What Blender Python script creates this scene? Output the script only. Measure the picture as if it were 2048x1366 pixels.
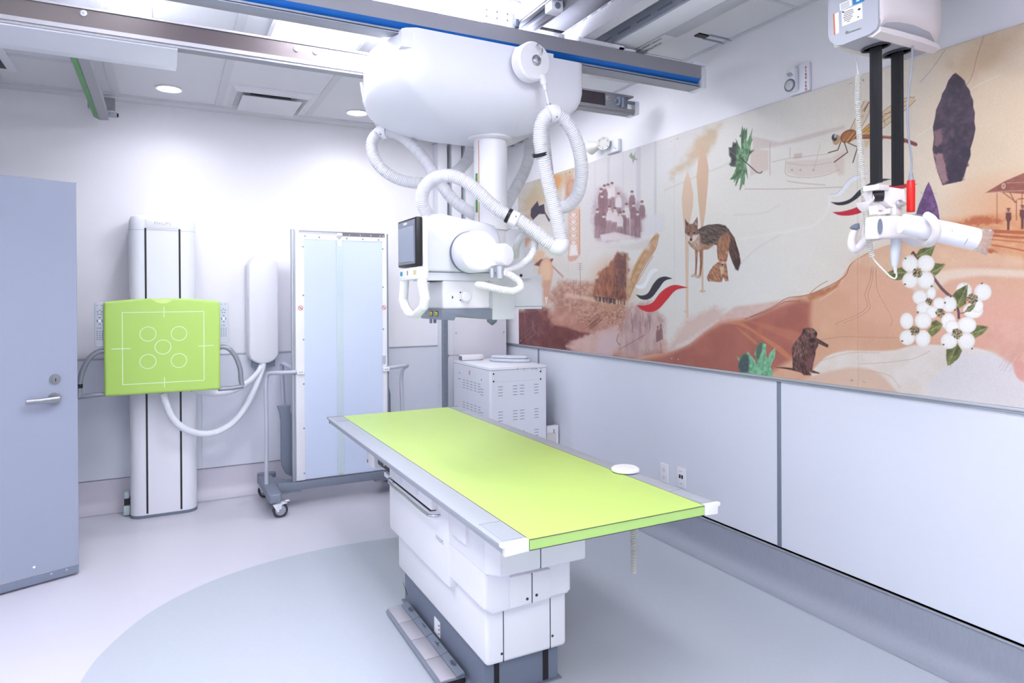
import bpy, bmesh, math, random
import numpy as np
from mathutils import Vector, Matrix

for _o in list(bpy.data.objects):
    bpy.data.objects.remove(_o)
random.seed(7)
SC = bpy.context.scene
COL = SC.collection
V3 = Vector

# ---------------------------------------------------------------- camera
# X runs along the back wall, Y into the room, Z up; metres; eye at 1.5 m
FPX, YAW, PITCH, ROLL, CYP, EYE = 1345.28, 0.475726742, 0.00356917, 0.00558208, 598.566, 1.5
_F = np.array([math.sin(YAW) * math.cos(PITCH), math.cos(YAW) * math.cos(PITCH), -math.sin(PITCH)])
_R0 = np.array([math.cos(YAW), -math.sin(YAW), 0.0])
_D0 = np.cross(_F, _R0)
_RT = _R0 * math.cos(ROLL) + _D0 * math.sin(ROLL)
_DN = -_R0 * math.sin(ROLL) + _D0 * math.cos(ROLL)
cam = bpy.data.cameras.new('camera')
cam.sensor_width = 36.0
cam.lens = FPX / 2048 * 36.0
cam.shift_y = -(683.0 - CYP) / 2048.0
cam.clip_start = 0.05
cam.clip_end = 60
cam_o = bpy.data.objects.new('camera', cam)
COL.objects.link(cam_o)
cam_o.matrix_world = Matrix(((_RT[0], -_DN[0], -_F[0], 0), (_RT[1], -_DN[1], -_F[1], 0),
                             (_RT[2], -_DN[2], -_F[2], EYE), (0, 0, 0, 1)))
SC.camera = cam_o

# ---------------------------------------------------------------- world, exposure
world = bpy.data.worlds.new('world')
SC.world = world
world.use_nodes = True
world.node_tree.nodes['Background'].inputs[0].default_value = (0.80, 0.84, 1.0, 1)
world.node_tree.nodes['Background'].inputs[1].default_value = 0.25
SC.view_settings.view_transform = 'Standard'
SC.view_settings.look = 'None'
SC.view_settings.gamma = 1.0
SC.view_settings.use_curve_mapping = False
SC.view_settings.exposure = 1.46
LIGHT_RGB = (0.94, 0.95, 1.0)
DOWN_POWER = 10.0
PANEL_POWER = 8.0       # strength of the ceiling troffers

# ---------------------------------------------------------------- helpers
def ray(x, y):
    return (x - 1024.0) / FPX * _RT + (y - CYP) / FPX * _DN + _F

def at(x, y, d=None, X=None, Y=None, Z=None):
    """world point seen at photo pixel (x, y), at depth d or on a world plane"""
    r = ray(x, y)
    if d is None:
        d = X / r[0] if X is not None else (Y / r[1] if Y is not None else (Z - EYE) / r[2])
    p = r * d
    return V3((p[0], p[1], p[2] + EYE))

def lin(c):
    return tuple((v / 12.92 if v <= 0.04045 else ((v + 0.055) / 1.055) ** 2.4) for v in (q / 255.0 for q in c))

MATS = {}
def mat(name, rgb, rough=0.5, metal=0.0, vary=0.03, scale=40.0, bump=0.0, emit=0.0, spec=0.5, coat=0.0, stretch=None, alpha=1.0, trans=0.0):
    if name in MATS:
        return MATS[name]
    m = bpy.data.materials.new(name)
    m.use_nodes = True
    nt = m.node_tree
    b = nt.nodes['Principled BSDF']
    c = lin(rgb)
    tc = nt.nodes.new('ShaderNodeTexCoord')
    mp = nt.nodes.new('ShaderNodeMapping')
    if stretch:
        mp.inputs['Scale'].default_value = stretch
    no = nt.nodes.new('ShaderNodeTexNoise')
    no.inputs['Scale'].default_value = scale
    no.inputs['Detail'].default_value = 3.0
    mx = nt.nodes.new('ShaderNodeMix')
    mx.data_type = 'RGBA'
    lo = tuple(max(0.0, v * (1 - vary)) for v in c) + (1,)
    hi = tuple(min(1.0, v * (1 + vary)) for v in c) + (1,)
    mx.inputs['A'].default_value = lo
    mx.inputs['B'].default_value = hi
    nt.links.new(tc.outputs['Object'], mp.inputs['Vector'])
    nt.links.new(mp.outputs['Vector'], no.inputs['Vector'])
    nt.links.new(no.outputs['Fac'], mx.inputs['Factor'])
    nt.links.new(mx.outputs['Result'], b.inputs['Base Color'])
    b.inputs['Roughness'].default_value = rough
    b.inputs['Metallic'].default_value = metal
    b.inputs['Specular IOR Level'].default_value = spec
    b.inputs['Coat Weight'].default_value = coat
    b.inputs['Alpha'].default_value = alpha
    b.inputs['Transmission Weight'].default_value = trans
    if emit > 0:
        b.inputs['Emission Color'].default_value = LIGHT_RGB + (1,)
        b.inputs['Emission Strength'].default_value = emit
    if bump > 0:
        bp = nt.nodes.new('ShaderNodeBump')
        bp.inputs['Strength'].default_value = bump
        bp.inputs['Distance'].default_value = 0.002
        nt.links.new(no.outputs['Fac'], bp.inputs['Height'])
        nt.links.new(bp.outputs['Normal'], b.inputs['Normal'])
    MATS[name] = m
    return m

def smooth_path(pts, step=0.01, closed=False):
    """Catmull-Rom through pts, resampled evenly"""
    P = [V3(p) for p in pts]
    n = len(P)
    out = []
    for i in range(n if closed else n - 1):
        if closed:
            p0, p1, p2, p3 = P[(i - 1) % n], P[i], P[(i + 1) % n], P[(i + 2) % n]
        else:
            p1, p2 = P[i], P[i + 1]
            p0 = P[i - 1] if i > 0 else p1 * 2 - p2
            p3 = P[i + 2] if i + 2 < n else p2 * 2 - p1
        a, b = (p1 - p0).length ** .5 + 1e-6, (p2 - p1).length ** .5 + 1e-6
        c = (p3 - p2).length ** .5 + 1e-6
        m1 = (p2 - p1) + b * ((p1 - p0) / a - (p2 - p0) / (a + b))
        m2 = (p2 - p1) + b * ((p3 - p2) / c - (p3 - p1) / (b + c))
        for k in range(16):
            t = k / 16.0
            t2, t3 = t * t, t * t * t
            out.append(p1 * (2 * t3 - 3 * t2 + 1) + m1 * (t3 - 2 * t2 + t) + p2 * (-2 * t3 + 3 * t2) + m2 * (t3 - t2))
    if not closed:
        out.append(P[-1].copy())
    seq = out + ([out[0]] if closed else [])
    L = [0.0]
    for i in range(1, len(seq)):
        L.append(L[-1] + (seq[i] - seq[i - 1]).length)
    N = max(3, int(L[-1] / step))
    res, j = [], 0
    for k in range(N if closed else N + 1):
        s = L[-1] * k / N
        while j < len(L) - 2 and L[j + 1] < s:
            j += 1
        f = (s - L[j]) / max(1e-9, L[j + 1] - L[j])
        res.append(seq[j].lerp(seq[j + 1], min(1, max(0, f))))
    return res

class MB:
    """collects shapes into one mesh"""
    def __init__(self):
        self.bm = bmesh.new()

    def _fin(self, faces, mi):
        for f in faces:
            f.material_index = mi
        return self

    def box(self, x0, x1, y0, y1, z0, z1, b=0.0, mi=0, seg=2, edges=None):
        bm = self.bm
        r = bmesh.ops.create_cube(bm, size=1.0)
        vs = r['verts']
        for v in vs:
            v.co = V3((x0 if v.co.x < 0 else x1, y0 if v.co.y < 0 else y1, z0 if v.co.z < 0 else z1))
        fs = set(f for v in vs for f in v.link_faces)
        for f in fs:
            f.material_index = mi
        if b > 0:
            es = set(e for v in vs for e in v.link_edges)
            if edges:
                ax = {'x': 0, 'y': 1, 'z': 2}[edges]
                es = set(e for e in es if abs((e.verts[0].co - e.verts[1].co).normalized()[ax]) > .99)
            bmesh.ops.bevel(bm, geom=list(es), offset=b, segments=seg, profile=0.5, affect='EDGES', clamp_overlap=True, material=-1)
        return self

    def obox(self, c, ux, uy, uz, b=0.0, mi=0, seg=2):
        """box by centre and three half-axis vectors"""
        bm = self.bm
        vs = bmesh.ops.create_cube(bm, size=2.0)['verts']
        c, ux, uy, uz = V3(c), V3(ux), V3(uy), V3(uz)
        for v in vs:
            v.co = c + ux * v.co.x + uy * v.co.y + uz * v.co.z
        for f in set(f for v in vs for f in v.link_faces):
            f.material_index = mi
        if b > 0:
            bmesh.ops.bevel(bm, geom=list(set(e for v in vs for e in v.link_edges)), offset=b, segments=seg, profile=.5, affect='EDGES', clamp_overlap=True, material=-1)
        return self

    def prism(self, pts, vec, mi=0, b=0.0, seg=2):
        bm = self.bm
        vec = V3(vec)
        a = [bm.verts.new(V3(p)) for p in pts]
        c = [bm.verts.new(V3(p) + vec) for p in pts]
        fs = []
        n = len(a)
        try:
            f1 = bm.faces.new(a)
            f2 = bm.faces.new(list(reversed(c)))
            fs += [f1, f2]
        except ValueError:
            return self
        for i in range(n):
            fs.append(bm.faces.new((a[(i + 1) % n], a[i], c[i], c[(i + 1) % n])))
        self._fin(fs, mi)
        bmesh.ops.recalc_face_normals(bm, faces=fs)
        if b > 0:
            es = list(f1.edges) + list(f2.edges)
            bmesh.ops.bevel(bm, geom=list(set(es)), offset=b, segments=seg, profile=.5, affect='EDGES', clamp_overlap=True, material=-1)
        return self

    def loft(self, rings, mi=0, cap=True, closed=True):
        bm = self.bm
        R = [[bm.verts.new(V3(p)) for p in r] for r in rings]
        fs = []
        for i in range(len(R) - 1):
            n = len(R[i])
            for k in range(n if closed else n - 1):
                fs.append(bm.faces.new((R[i][k], R[i][(k + 1) % n], R[i + 1][(k + 1) % n], R[i + 1][k])))
        if cap:
            fs.append(bm.faces.new(list(reversed(R[0]))))
            fs.append(bm.faces.new(R[-1]))
        self._fin(fs, mi)
        bmesh.ops.recalc_face_normals(bm, faces=fs)
        return self

    def tube(self, path, r, seg=14, mi=0, closed=False, cap=True):
        P = [V3(p) for p in path]
        n = len(P)
        rr = r if hasattr(r, '__len__') else [r] * n
        T = []
        for i in range(n):
            if closed:
                t = P[(i + 1) % n] - P[i - 1]
            else:
                t = P[min(i + 1, n - 1)] - P[max(i - 1, 0)]
            T.append(t.normalized())
        u = T[0].orthogonal().normalized()
        rings = []
        for i in range(n):
            u = (u - T[i] * u.dot(T[i])).normalized()
            w = T[i].cross(u)
            rings.append([P[i] + (u * math.cos(2 * math.pi * k / seg) + w * math.sin(2 * math.pi * k / seg)) * rr[i] for k in range(seg)])
        if closed:
            return self.loft(rings + [rings[0]], mi, cap=False)
        return self.loft(rings, mi, cap=cap)

    def cyl(self, p0, p1, r, r1=None, seg=28, mi=0):
        return self.tube([p0, p1], [r, r if r1 is None else r1], seg=seg, mi=mi)

    def hose(self, pts, r, pitch=0.0088, depth=0.0036, seg=16, mi=0):
        """corrugated hose"""
        path = smooth_path(pts, pitch / 3.0)
        return self.tube(path, [r - (depth if i % 3 == 0 else 0) for i in range(len(path))], seg=seg, mi=mi)

    def coil(self, path, R, wire, pitch, mi=0, seg=6, per=10):
        P = smooth_path(path, pitch / per)
        u = None
        pts = []
        for i in range(len(P)):
            t = (P[min(i + 1, len(P) - 1)] - P[max(i - 1, 0)]).normalized()
            u = t.orthogonal().normalized() if u is None else (u - t * u.dot(t)).normalized()
            w = t.cross(u)
            a = 2 * math.pi * i / per
            pts.append(P[i] + (u * math.cos(a) + w * math.sin(a)) * R)
        return self.tube(pts, wire, seg=seg, mi=mi)

    def lathe(self, prof, o, axis=(0, 0, 1), seg=40, mi=0, cap=True):
        ax = V3(axis).normalized()
        u = ax.orthogonal().normalized()
        w = ax.cross(u)
        o = V3(o)
        rings = [[o + ax * h + (u * math.cos(2 * math.pi * k / seg) + w * math.sin(2 * math.pi * k / seg)) * max(r, 1e-4) for k in range(seg)] for r, h in prof]
        return self.loft(rings, mi, cap=cap)

    def flat(self, pts, mi=0):
        f = self.bm.faces.new([self.bm.verts.new(V3(p)) for p in pts])
        f.material_index = mi
        return self

    def disc(self, c, ax, r, t=0.001, mi=0, seg=24):
        ax = V3(ax).normalized()
        return self.cyl(V3(c), V3(c) + ax * t, r, seg=seg, mi=mi)

def world_loc(o):
    p = V3((0, 0, 0))
    while o:
        p = p + o.location
        o = o.parent
    return p

def build(mb, name, mats, parent=None, label=None, kind=None, sharp=32, loc=None):
    me = bpy.data.meshes.new(name)
    off = world_loc(parent) if parent else V3((0, 0, 0))
    if parent is None and loc is not None:
        off = V3(loc)
    bmesh.ops.translate(mb.bm, verts=mb.bm.verts, vec=-off)
    mb.bm.to_mesh(me)
    mb.bm.free()
    for m in (mats if isinstance(mats, (list, tuple)) else [mats]):
        me.materials.append(m)
    me.polygons.foreach_set('use_smooth', [True] * len(me.polygons))
    me.set_sharp_from_angle(angle=math.radians(sharp))
    o = bpy.data.objects.new(name, me)
    COL.objects.link(o)
    if parent:
        o.parent = parent
    else:
        o.location = off
    if label:
        o['label'] = label
    if kind:
        o['kind'] = kind
    return o

def struct(name, mb, mats):
    return build(mb, name, mats, kind='structure')

def tag(o, label, cat, group=None):
    o['label'] = label
    o['category'] = cat
    if group:
        o['group'] = group
    return o

def thing(name, label, cat, loc, group=None):
    o = bpy.data.objects.new(name, None)
    o.empty_display_size = 0.1
    COL.objects.link(o)
    o.location = V3(loc)
    return tag(o, label, cat, group)

def solo(mb, name, mats, label, cat, group=None, loc=None, sharp=32):
    vs = [v.co for v in mb.bm.verts]
    if loc is None:
        loc = V3(((min(v.x for v in vs) + max(v.x for v in vs)) / 2, (min(v.y for v in vs) + max(v.y for v in vs)) / 2, min(v.z for v in vs)))
    return tag(build(mb, name, mats, loc=loc, sharp=sharp), label, cat, group)

def copy_part(o, parent, delta):
    c = o.copy()
    COL.objects.link(c)
    c.parent = parent
    c.location = o.location + V3(delta)
    for ch in o.children:
        k = ch.copy()
        COL.objects.link(k)
        k.parent = c
    return c

def lettering(body, size, origin, right, up, m, parent=None, name='lettering', spacing=1.0, depth=0.0004, align='CENTER', bold=0.0):
    cu = bpy.data.curves.new('txt', 'FONT')
    cu.body = body
    cu.size = size
    cu.align_x = align
    cu.align_y = 'CENTER'
    cu.extrude = depth
    cu.offset = bold
    cu.space_character = spacing
    to = bpy.data.objects.new('txt', cu)
    COL.objects.link(to)
    dg = bpy.context.evaluated_depsgraph_get()
    me = bpy.data.meshes.new_from_object(to.evaluated_get(dg))
    bpy.data.objects.remove(to)
    r, u = V3(right).normalized(), V3(up).normalized()
    n = r.cross(u)
    off = V3(origin) - (world_loc(parent) if parent else V3((0, 0, 0)))
    M = Matrix(((r.x, u.x, n.x, off.x), (r.y, u.y, n.y, off.y), (r.z, u.z, n.z, off.z), (0, 0, 0, 1)))
    me.transform(M)
    me.materials.clear()
    me.materials.append(m)
    me.name = name
    o = bpy.data.objects.new(name, me)
    COL.objects.link(o)
    if parent:
        o.parent = parent
    return o

# ---------------------------------------------------------------- materials
WALL = mat('wall_paint', (234, 233, 239), 0.6, vary=0.012, scale=90)
WAINS = mat('wainscot_panel', (218, 222, 233), 0.45, vary=0.012, scale=60)
CEIL = mat('ceiling_tile', (216, 216, 222), 0.8, vary=0.03, scale=160, bump=0.1)
FLOOR = mat('floor_vinyl_light', (206, 204, 216), 0.32, vary=0.02, scale=30, stretch=(1, 6, 1))
FLOOR2 = mat('floor_vinyl_grey', (180, 186, 197), 0.38, vary=0.09, scale=36, stretch=(1, 9, 1))
BASE_L = mat('cove_base_light', (204, 201, 213), 0.45, vary=0.03, scale=50)
BASE_D = mat('cove_base_grey', (150, 155, 169), 0.45, vary=0.10, scale=60, stretch=(3, 3, 0.4))
WHITE = mat('white_plastic', (234, 234, 239), 0.35, vary=0.008)
WHITE2 = mat('white_cover', (228, 230, 238), 0.4, vary=0.008)
HOSE = mat('white_hose', (222, 222, 228), 0.45, vary=0.02)
CREAM = mat('cream_plastic', (214, 213, 208), 0.45, vary=0.02)
ALU = mat('brushed_aluminium', (196, 199, 206), 0.38, 0.75, vary=0.05, scale=30, stretch=(40, 1, 40))
ALUP = mat('grey_aluminium_rail', (176, 181, 190), 0.42, 0.25, vary=0.03, scale=30, stretch=(40, 1, 40))
DSTEEL = mat('satin_steel', (150, 151, 156), 0.32, 0.9, vary=0.05)
PIPEG = mat('grey_tube', (150, 154, 164), 0.35, 0.35, vary=0.02)
STEEL = mat('polished_steel', (205, 207, 212), 0.18, 1.0, vary=0.02)
GREYP = mat('grey_paint', (150, 156, 170), 0.5, vary=0.03)
DGREY = mat('dark_grey_plastic', (112, 121, 138), 0.5, vary=0.04)
MGREY = mat('mid_grey_plastic', (122, 130, 146), 0.5, vary=0.04)
BLACK = mat('black_plastic', (18, 18, 22), 0.45, vary=0.1)
LIME = mat('lime_top', (188, 216, 114), 0.38, vary=0.015, scale=12)
LIMEE = mat('lime_edge', (176, 214, 124), 0.45, vary=0.02)
LIMEP = mat('lime_pad', (180, 217, 106), 0.45, vary=0.03, scale=200)
LINE = mat('pale_line_print', (226, 244, 214), 0.5)
BLUEST = mat('blue_stripe', (20, 108, 196), 0.4)
GREENST = mat('green_stripe', (86, 160, 84), 0.45)
BEAMG = mat('grey_beam_paint', (150, 150, 158), 0.5, vary=0.03, scale=120)
BROWN = mat('brown_anodised', (74, 66, 70), 0.45, 0.2, vary=0.05)
GAP = mat('dark_gap', (30, 30, 34), 0.8)
RED = mat('red_plastic', (232, 24, 22), 0.35)
INK = mat('grey_ink', (120, 124, 136), 0.6)
DINK = mat('dark_ink', (52, 54, 64), 0.6)
REDINK = mat('red_ink', (196, 44, 52), 0.6)
YELLOW = mat('yellow_sticker', (240, 214, 40), 0.5)
SHEET = mat('pale_blue_sheet', (206, 217, 240), 0.3, vary=0.01)
SHEETC = mat('clear_strip', (200, 215, 224), 0.25, vary=0.01)
STRAP = mat('black_webbing', (24, 24, 30), 0.75, vary=0.2, scale=300)
DOORM = mat('door_laminate', (146, 153, 172), 0.5, vary=0.03, scale=200)
KICK = mat('door_kick_plate', (128, 138, 156), 0.4, 0.3, vary=0.04)
LAMP = mat('lit_diffuser', (255, 255, 255), 0.6, emit=PANEL_POWER * .8)
LAMPMAIN = mat('lit_diffuser_main', (255, 255, 255), 0.6, emit=PANEL_POWER * 2.0)
LAMPUNSEEN = mat('lit_diffuser_unseen', (255, 255, 255), 0.6, emit=PANEL_POWER * .85)
LAMPADD = mat('lit_diffuser_added', (255, 255, 255), 0.6, emit=PANEL_POWER * .28)
TILEGLOW = mat('tile_glow', (255, 255, 255), 0.6, emit=0.95)  # emission that makes a plain ceiling tile look lit
SPOT = mat('lit_downlight', (255, 255, 255), 0.6, emit=6.0)
PAPER = mat('white_paper', (240, 240, 246), 0.6)
CLEAR = mat('clear_film', (235, 238, 245), 0.1, trans=0.85, alpha=0.55)
# ================================================================ the room
XL, XR, YB, YF, ZC = -1.62, 2.78, 5.55, -2.2, 2.91
# floor: pale vinyl with a grey inlaid field under the table
m = MB()
m.box(XL, XR, YF, YB, -0.06, 0.0)
arc = [(-0.33, -1.4), (-0.345, 2.2), (-0.335, 2.9), (-0.307, 3.11), (-0.255, 3.315), (-0.076, 3.652), (0.15, 3.866), (0.409, 4.0), (0.691, 4.073), (0.99, 4.094), (1.266, 4.072), (1.6, 4.0), (2.0, 3.9), (2.6, 3.86)]
sp = smooth_path([(a, b, 0.0) for a, b in arc], 0.03)
m.prism([(p.x, p.y, -0.001) for p in sp] + [(2.776, 3.86, -0.001), (2.776, -1.4, -0.001)], (0, 0, 0.0016), mi=1)
struct('floor', m, [FLOOR, FLOOR2])
# walls
m = MB(); m.box(XL - .12, XR + .12, YB, YB + .12, 0, ZC + .2)
struct('wall_back', m, WALL)
m = MB(); m.box(XR, XR + .12, YF, YB, 0, ZC + .2)
struct('wall_right', m, WALL)
m = MB(); m.box(XL - .12, XL, YF, YB, 0, ZC + .2)
struct('wall_left', m, WALL)
m = MB(); m.box(XL - .12, XR + .12, YF - .12, YF, 0, ZC + .2)
struct('wall_front', m, WALL)
m = MB(); m.box(XL - .12, XR + .12, YF - .12, YB + .12, ZC, ZC + .1)
struct('ceiling', m, CEIL)
# wainscot boards on the back wall, top rail, cove base
m = MB()
xs = [XL, -1.0, .235, 1.6, XR]
for a, b in zip(xs[:-1], xs[1:]):
    m.box(a + .001, b - .001, YB - .008, YB, .222, 1.072)
m.box(XL, XR, YB - .0125, YB, 1.07, 1.083, b=.003, mi=1)
struct('trim_1', m, [WAINS, ALUP])
m = MB()
prof = [(0, .222), (-.010, .222), (-.010, .09)] + [(-.010 - .085 * (1 - math.cos(t)), .09 - .088 * math.sin(t)) for t in [math.pi / 2 * k / 8 for k in range(1, 9)]] + [(0, 0.0)]
m.prism([(XL, YB + a, h) for a, h in prof], (XR - XL, 0, 0))
m.box(XL, XR, YB - .013, YB, .2215, .2265, mi=1)
struct('baseboard_back', m, [BASE_L, INK])
m = MB()
m.prism([(XR + a, YF, h) for a, h in prof], (0, YB - YF, 0))
m.box(XR - .016, XR, YF, YB, .205, .214, b=.002, mi=1)
m.box(XR - .010, XR, YF, YB, .214, .222, mi=2)
struct('baseboard_right', m, [BASE_D, ALU, MGREY])
m = MB()
ys = [YF, -.1, 2.42, 4.9, YB]
for a, b in zip(ys[:-1], ys[1:]):
    m.box(XR - .008, XR, a + .002, b - .002, .22, 1.062)
for yy in (-.1, 2.42, 4.9):
    m.box(XR - .0105, XR, yy - .013, yy + .013, .22, 1.066, mi=1, b=.002)
struct('trim_2', m, [WAINS, MGREY])
m = MB()
m.box(XR - .02, XR, YF, YB, 1.062, 1.084, b=.004)
m.box(XR - .022, XR, YF, YB, 1.070, 1.074, mi=1)
struct('trim_3', m, [ALU, MGREY])
# ceiling grid at the back of the room
m = MB()
for x in (-.93, -.295, .352, .985, 1.62):
    m.box(x - .024, x + .024, 3.45, 5.36, ZC - .006, ZC)
m.box(-.93, -.46, 4.735, 4.77, ZC - .005, ZC)
m.box(XL, XR, 3.86, 3.90, ZC - .006, ZC)
struct('trim_4', m, mat('ceiling_grid', (204, 204, 211), .6))
m = MB()
m.box(XL, 1.62, 5.345, 5.362, ZC - .012, ZC, mi=0)
m.box(XL, 1.62, 5.362, 5.378, ZC - .006, ZC, mi=1)
m.box(XL, 1.62, 5.378, 5.402, ZC - .010, ZC, mi=0)
struct('trim_5', m, [mat('light_trim', (208, 209, 216), .5), GAP])
# ceiling tile grid on the right side
m = MB()
for yy in (1.05, 1.67, 2.29, 3.12, 3.6, 4.2, 4.8):
    m.box(2.42, XR, yy - .01, yy + .01, ZC - .004, ZC)
m.box(2.755, XR, YF, YB, ZC - .005, ZC)
struct('trim_6', m, mat('ceiling_grid_right', (204, 204, 211), .6))

# ---------------------------------------------------------------- the open door
hx, hy = -1.546, 3.90
ex, ey = -0.429, 4.342
dl = math.hypot(ex - hx, ey - hy)
ux, uy = (ex - hx) / dl, (ey - hy) / dl
nx, ny = uy, -ux           # faces the camera
def dp(s, n, z):
    return V3((hx + ux * s + nx * n, hy + uy * s + ny * n, z))
door = bpy.data.objects.new('door_1', None)
COL.objects.link(door)
door.location = (hx, hy, 0)
door['kind'] = 'structure'
m = MB()
m.obox(dp(dl / 2, -.022, (2.133 + .012) / 2), V3((ux, uy, 0)) * dl / 2, V3((nx, ny, 0)) * .022, (0, 0, (2.133 - .012) / 2), b=.002)
build(m, 'door_leaf', DOORM, door)
m = MB()
m.obox(dp(dl / 2, .001, .036), V3((ux, uy, 0)) * (dl / 2 - .004), V3((nx, ny, 0)) * .0015, (0, 0, .022))
m.obox(dp(dl / 2, .0014, .060), V3((ux, uy, 0)) * (dl / 2 - .004), V3((nx, ny, 0)) * .0018, (0, 0, .002), mi=1)
for s in (dl - .06, dl - .13, .08):
    m.disc(dp(s, .002, .045), (nx, ny, 0), .006, .003, mi=1, seg=12)
build(m, 'kick_plate', [KICK, STEEL], door)
zl = at(128, 757, Y=4.31).z
m = MB()
c = dp(dl - .105, 0, zl)
N3 = V3((nx, ny, 0))
m.cyl(c, c + N3 * .008, .026, seg=28)
m.cyl(c + N3 * .008, c + N3 * .013, .019, seg=28)
m.obox(c + N3 * .0135 + V3((0, 0, -.003)), V3((ux, uy, 0)) * .002, N3 * .001, (0, 0, .008), mi=1)
build(m, 'lock', [DSTEEL, BLACK], door, label='round metal key lock')
zh = at(122, 796, Y=4.31).z
c = dp(dl - .11, 0, zh)
m = MB()
m.cyl(c, c + N3 * .012, .031, seg=30)
m.cyl(c + N3 * .012, c + N3 * .05, .012, seg=20)
U3 = V3((ux, uy, 0))
m.loft([[c + N3 * (.05 + .008 * math.sin(a)) + V3((0, 0, .0165 * math.cos(a) * (1 - .25 * t))) - U3 * (-.012 + .145 * t) + N3 * (-.012 * t * t) for a in [2 * math.pi * k / 12 for k in range(12)]] for t in (0, .1, .3, .6, .9, 1.0)])
build(m, 'lever_handle', DSTEEL, door, label='brushed metal lever handle')
m = MB()
c = at(70, 1136, Y=4.25)
m.disc(dp((c.x - hx) * ux + (c.y - hy) * uy, 0, c.z), N3, .006, .002, seg=10)
build(m, 'mark', PAPER, door)
# door frame on the left wall
m = MB()
m.box(XL - .02, XL + .025, 2.62, 2.72, 0, 2.22)
m.box(XL - .02, XL + .025, 3.93, 4.03, 0, 2.22)
m.box(XL - .02, XL + .025, 2.62, 4.03, 2.16, 2.26)
struct('door_2', m, GREYP)

# ---------------------------------------------------------------- ceiling lamps
def troffer(x0, x1, y0, y1, label, lampmat, grp=None):
    t = thing('ceiling_light', label, 'ceiling light', ((x0 + x1) / 2, (y0 + y1) / 2, ZC), grp)
    m = MB()
    m.box(x0 - .02, x0, y0 - .02, y1 + .02, ZC - .012, ZC)
    m.box(x1, x1 + .02, y0 - .02, y1 + .02, ZC - .012, ZC)
    m.box(x0, x1, y0 - .02, y0, ZC - .012, ZC)
    m.box(x0, x1, y1, y1 + .02, ZC - .012, ZC)
    build(m, 'frame', WHITE, t)
    m = MB(); m.box(x0, x1, y0, y1, ZC - .006, ZC)
    build(m, 'diffuser', lampmat, t)
    return t
troffer(.55, 1.50, 2.86, 3.40, 'big glowing white ceiling panel light above the white crane cover', LAMPMAIN)
troffer(.51, .96, 3.44, 3.83, 'bright ceiling tile, given a glow, between the blue striped beam and the brown beam', TILEGLOW)  # a ceiling tile, its brightness made by its own glow
troffer(-.215, -.07, 2.9, 3.82, 'narrow bright ceiling light strip behind the brown beam at upper left', LAMP)
troffer(1.76, 2.28, 3.66, 4.78, 'added white ceiling panel light, unseen behind the white crane cover towards the back right corner', LAMPADD)  # unseen lamp added to brighten the far right wall and floor
for (a, b, c, d) in ((-.75, -.15, 1.5, 2.7), (.95, 1.55, .25, 1.45), (.95, 1.55, -1.3, -.1), (-.75, -.15, -1.3, -.1)):  # out-of-view panels, added to light the room
    troffer(a, b, c, d, 'square white unseen ceiling panel light over the front of the room', LAMPUNSEEN if a < 0 else LAMP, 'unseen ceiling panel lights over the front of the room')

def downlight(px, py, label):
    c = at(px, py, Z=ZC)
    t = thing('downlight', label, 'ceiling light', c)
    m = MB()
    m.lathe([(.066, 0), (.083, -.001), (.085, -.006), (.078, -.009), (.066, -.004), (.062, 0)], c, (0, 0, 1), cap=False)
    build(m, 'trim_ring', WHITE, t)
    m = MB(); m.cyl(c + V3((0, 0, -.003)), c, .066, seg=36)
    build(m, 'lens', SPOT, t)
    ld = bpy.data.lights.new('downlight_lamp', 'SPOT')
    ld.energy = DOWN_POWER
    ld.color = LIGHT_RGB
    ld.spot_size = math.radians(155)
    ld.spot_blend = 1.0
    ld.shadow_soft_size = .06
    lo = bpy.data.objects.new('lamp', ld)
    COL.objects.link(lo)
    lo.parent = t
    lo.location = (0, 0, -.012)
downlight(338, 177, 'round recessed downlight in the ceiling above the wall stand')
downlight(714, 225, 'round recessed downlight in the ceiling beside the white crane cover')


# square air diffuser
t = thing('air_diffuser', 'square white air diffuser in the back ceiling with a lowered centre plate', 'air vent', (.665, 5.05, ZC))
m = MB()
m.box(.375, .962, 4.76, 5.345, ZC - .004, ZC)
build(m, 'frame', CEIL, t)
m = MB()
m.loft([[(.665 + sx * h, 5.05 + sy * h, z) for sx, sy in ((-1, -1), (1, -1), (1, 1), (-1, 1))] for h, z in ((.26, ZC - .004), (.245, ZC - .02), (.23, ZC - .03), (.215, ZC - .005))], cap=False)
m.box(.52, .78, 4.838, 4.848, ZC - .033, ZC - .006, mi=1)
build(m, 'throat', [CEIL, GAP], t)
m = MB(); m.box(.47, .86, 4.86, 5.25, ZC - .045, ZC - .038, b=.002)
build(m, 'centre_plate', CEIL, t)
t = thing('ceiling_slot', 'small dark slot in the ceiling tile between the hoist rail and the right wall', 'ceiling slot', at(1402, 72, Z=ZC))
m = MB()
c = at(1402, 72, Z=ZC - .006)
m.box(c.x - .03, c.x + .04, c.y - .02, c.y + .02, ZC - .008, ZC)
build(m, 'opening', BLACK, t)
m = MB()
m.box(c.x + .04, XR - .005, c.y - .03, c.y - .022, ZC - .008, ZC); m.box(c.x + .04, XR - .005, c.y + .022, c.y + .03, ZC - .008, ZC)
build(m, 'edge_trim', GREYP, t)
# slot vent at the far left
t = thing('slot_vent', 'white framed black slot vent in the ceiling at the far left', 'air vent', (-.87, 4.7, ZC))
m = MB(); m.box(-.93, -.80, 4.25, 5.07, ZC - .012, ZC, b=.002)
build(m, 'frame', WHITE2, t)
m = MB(); m.box(-.885, -.845, 4.3, 5.02, ZC - .014, ZC - .004)
build(m, 'slot', BLACK, t)
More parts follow.
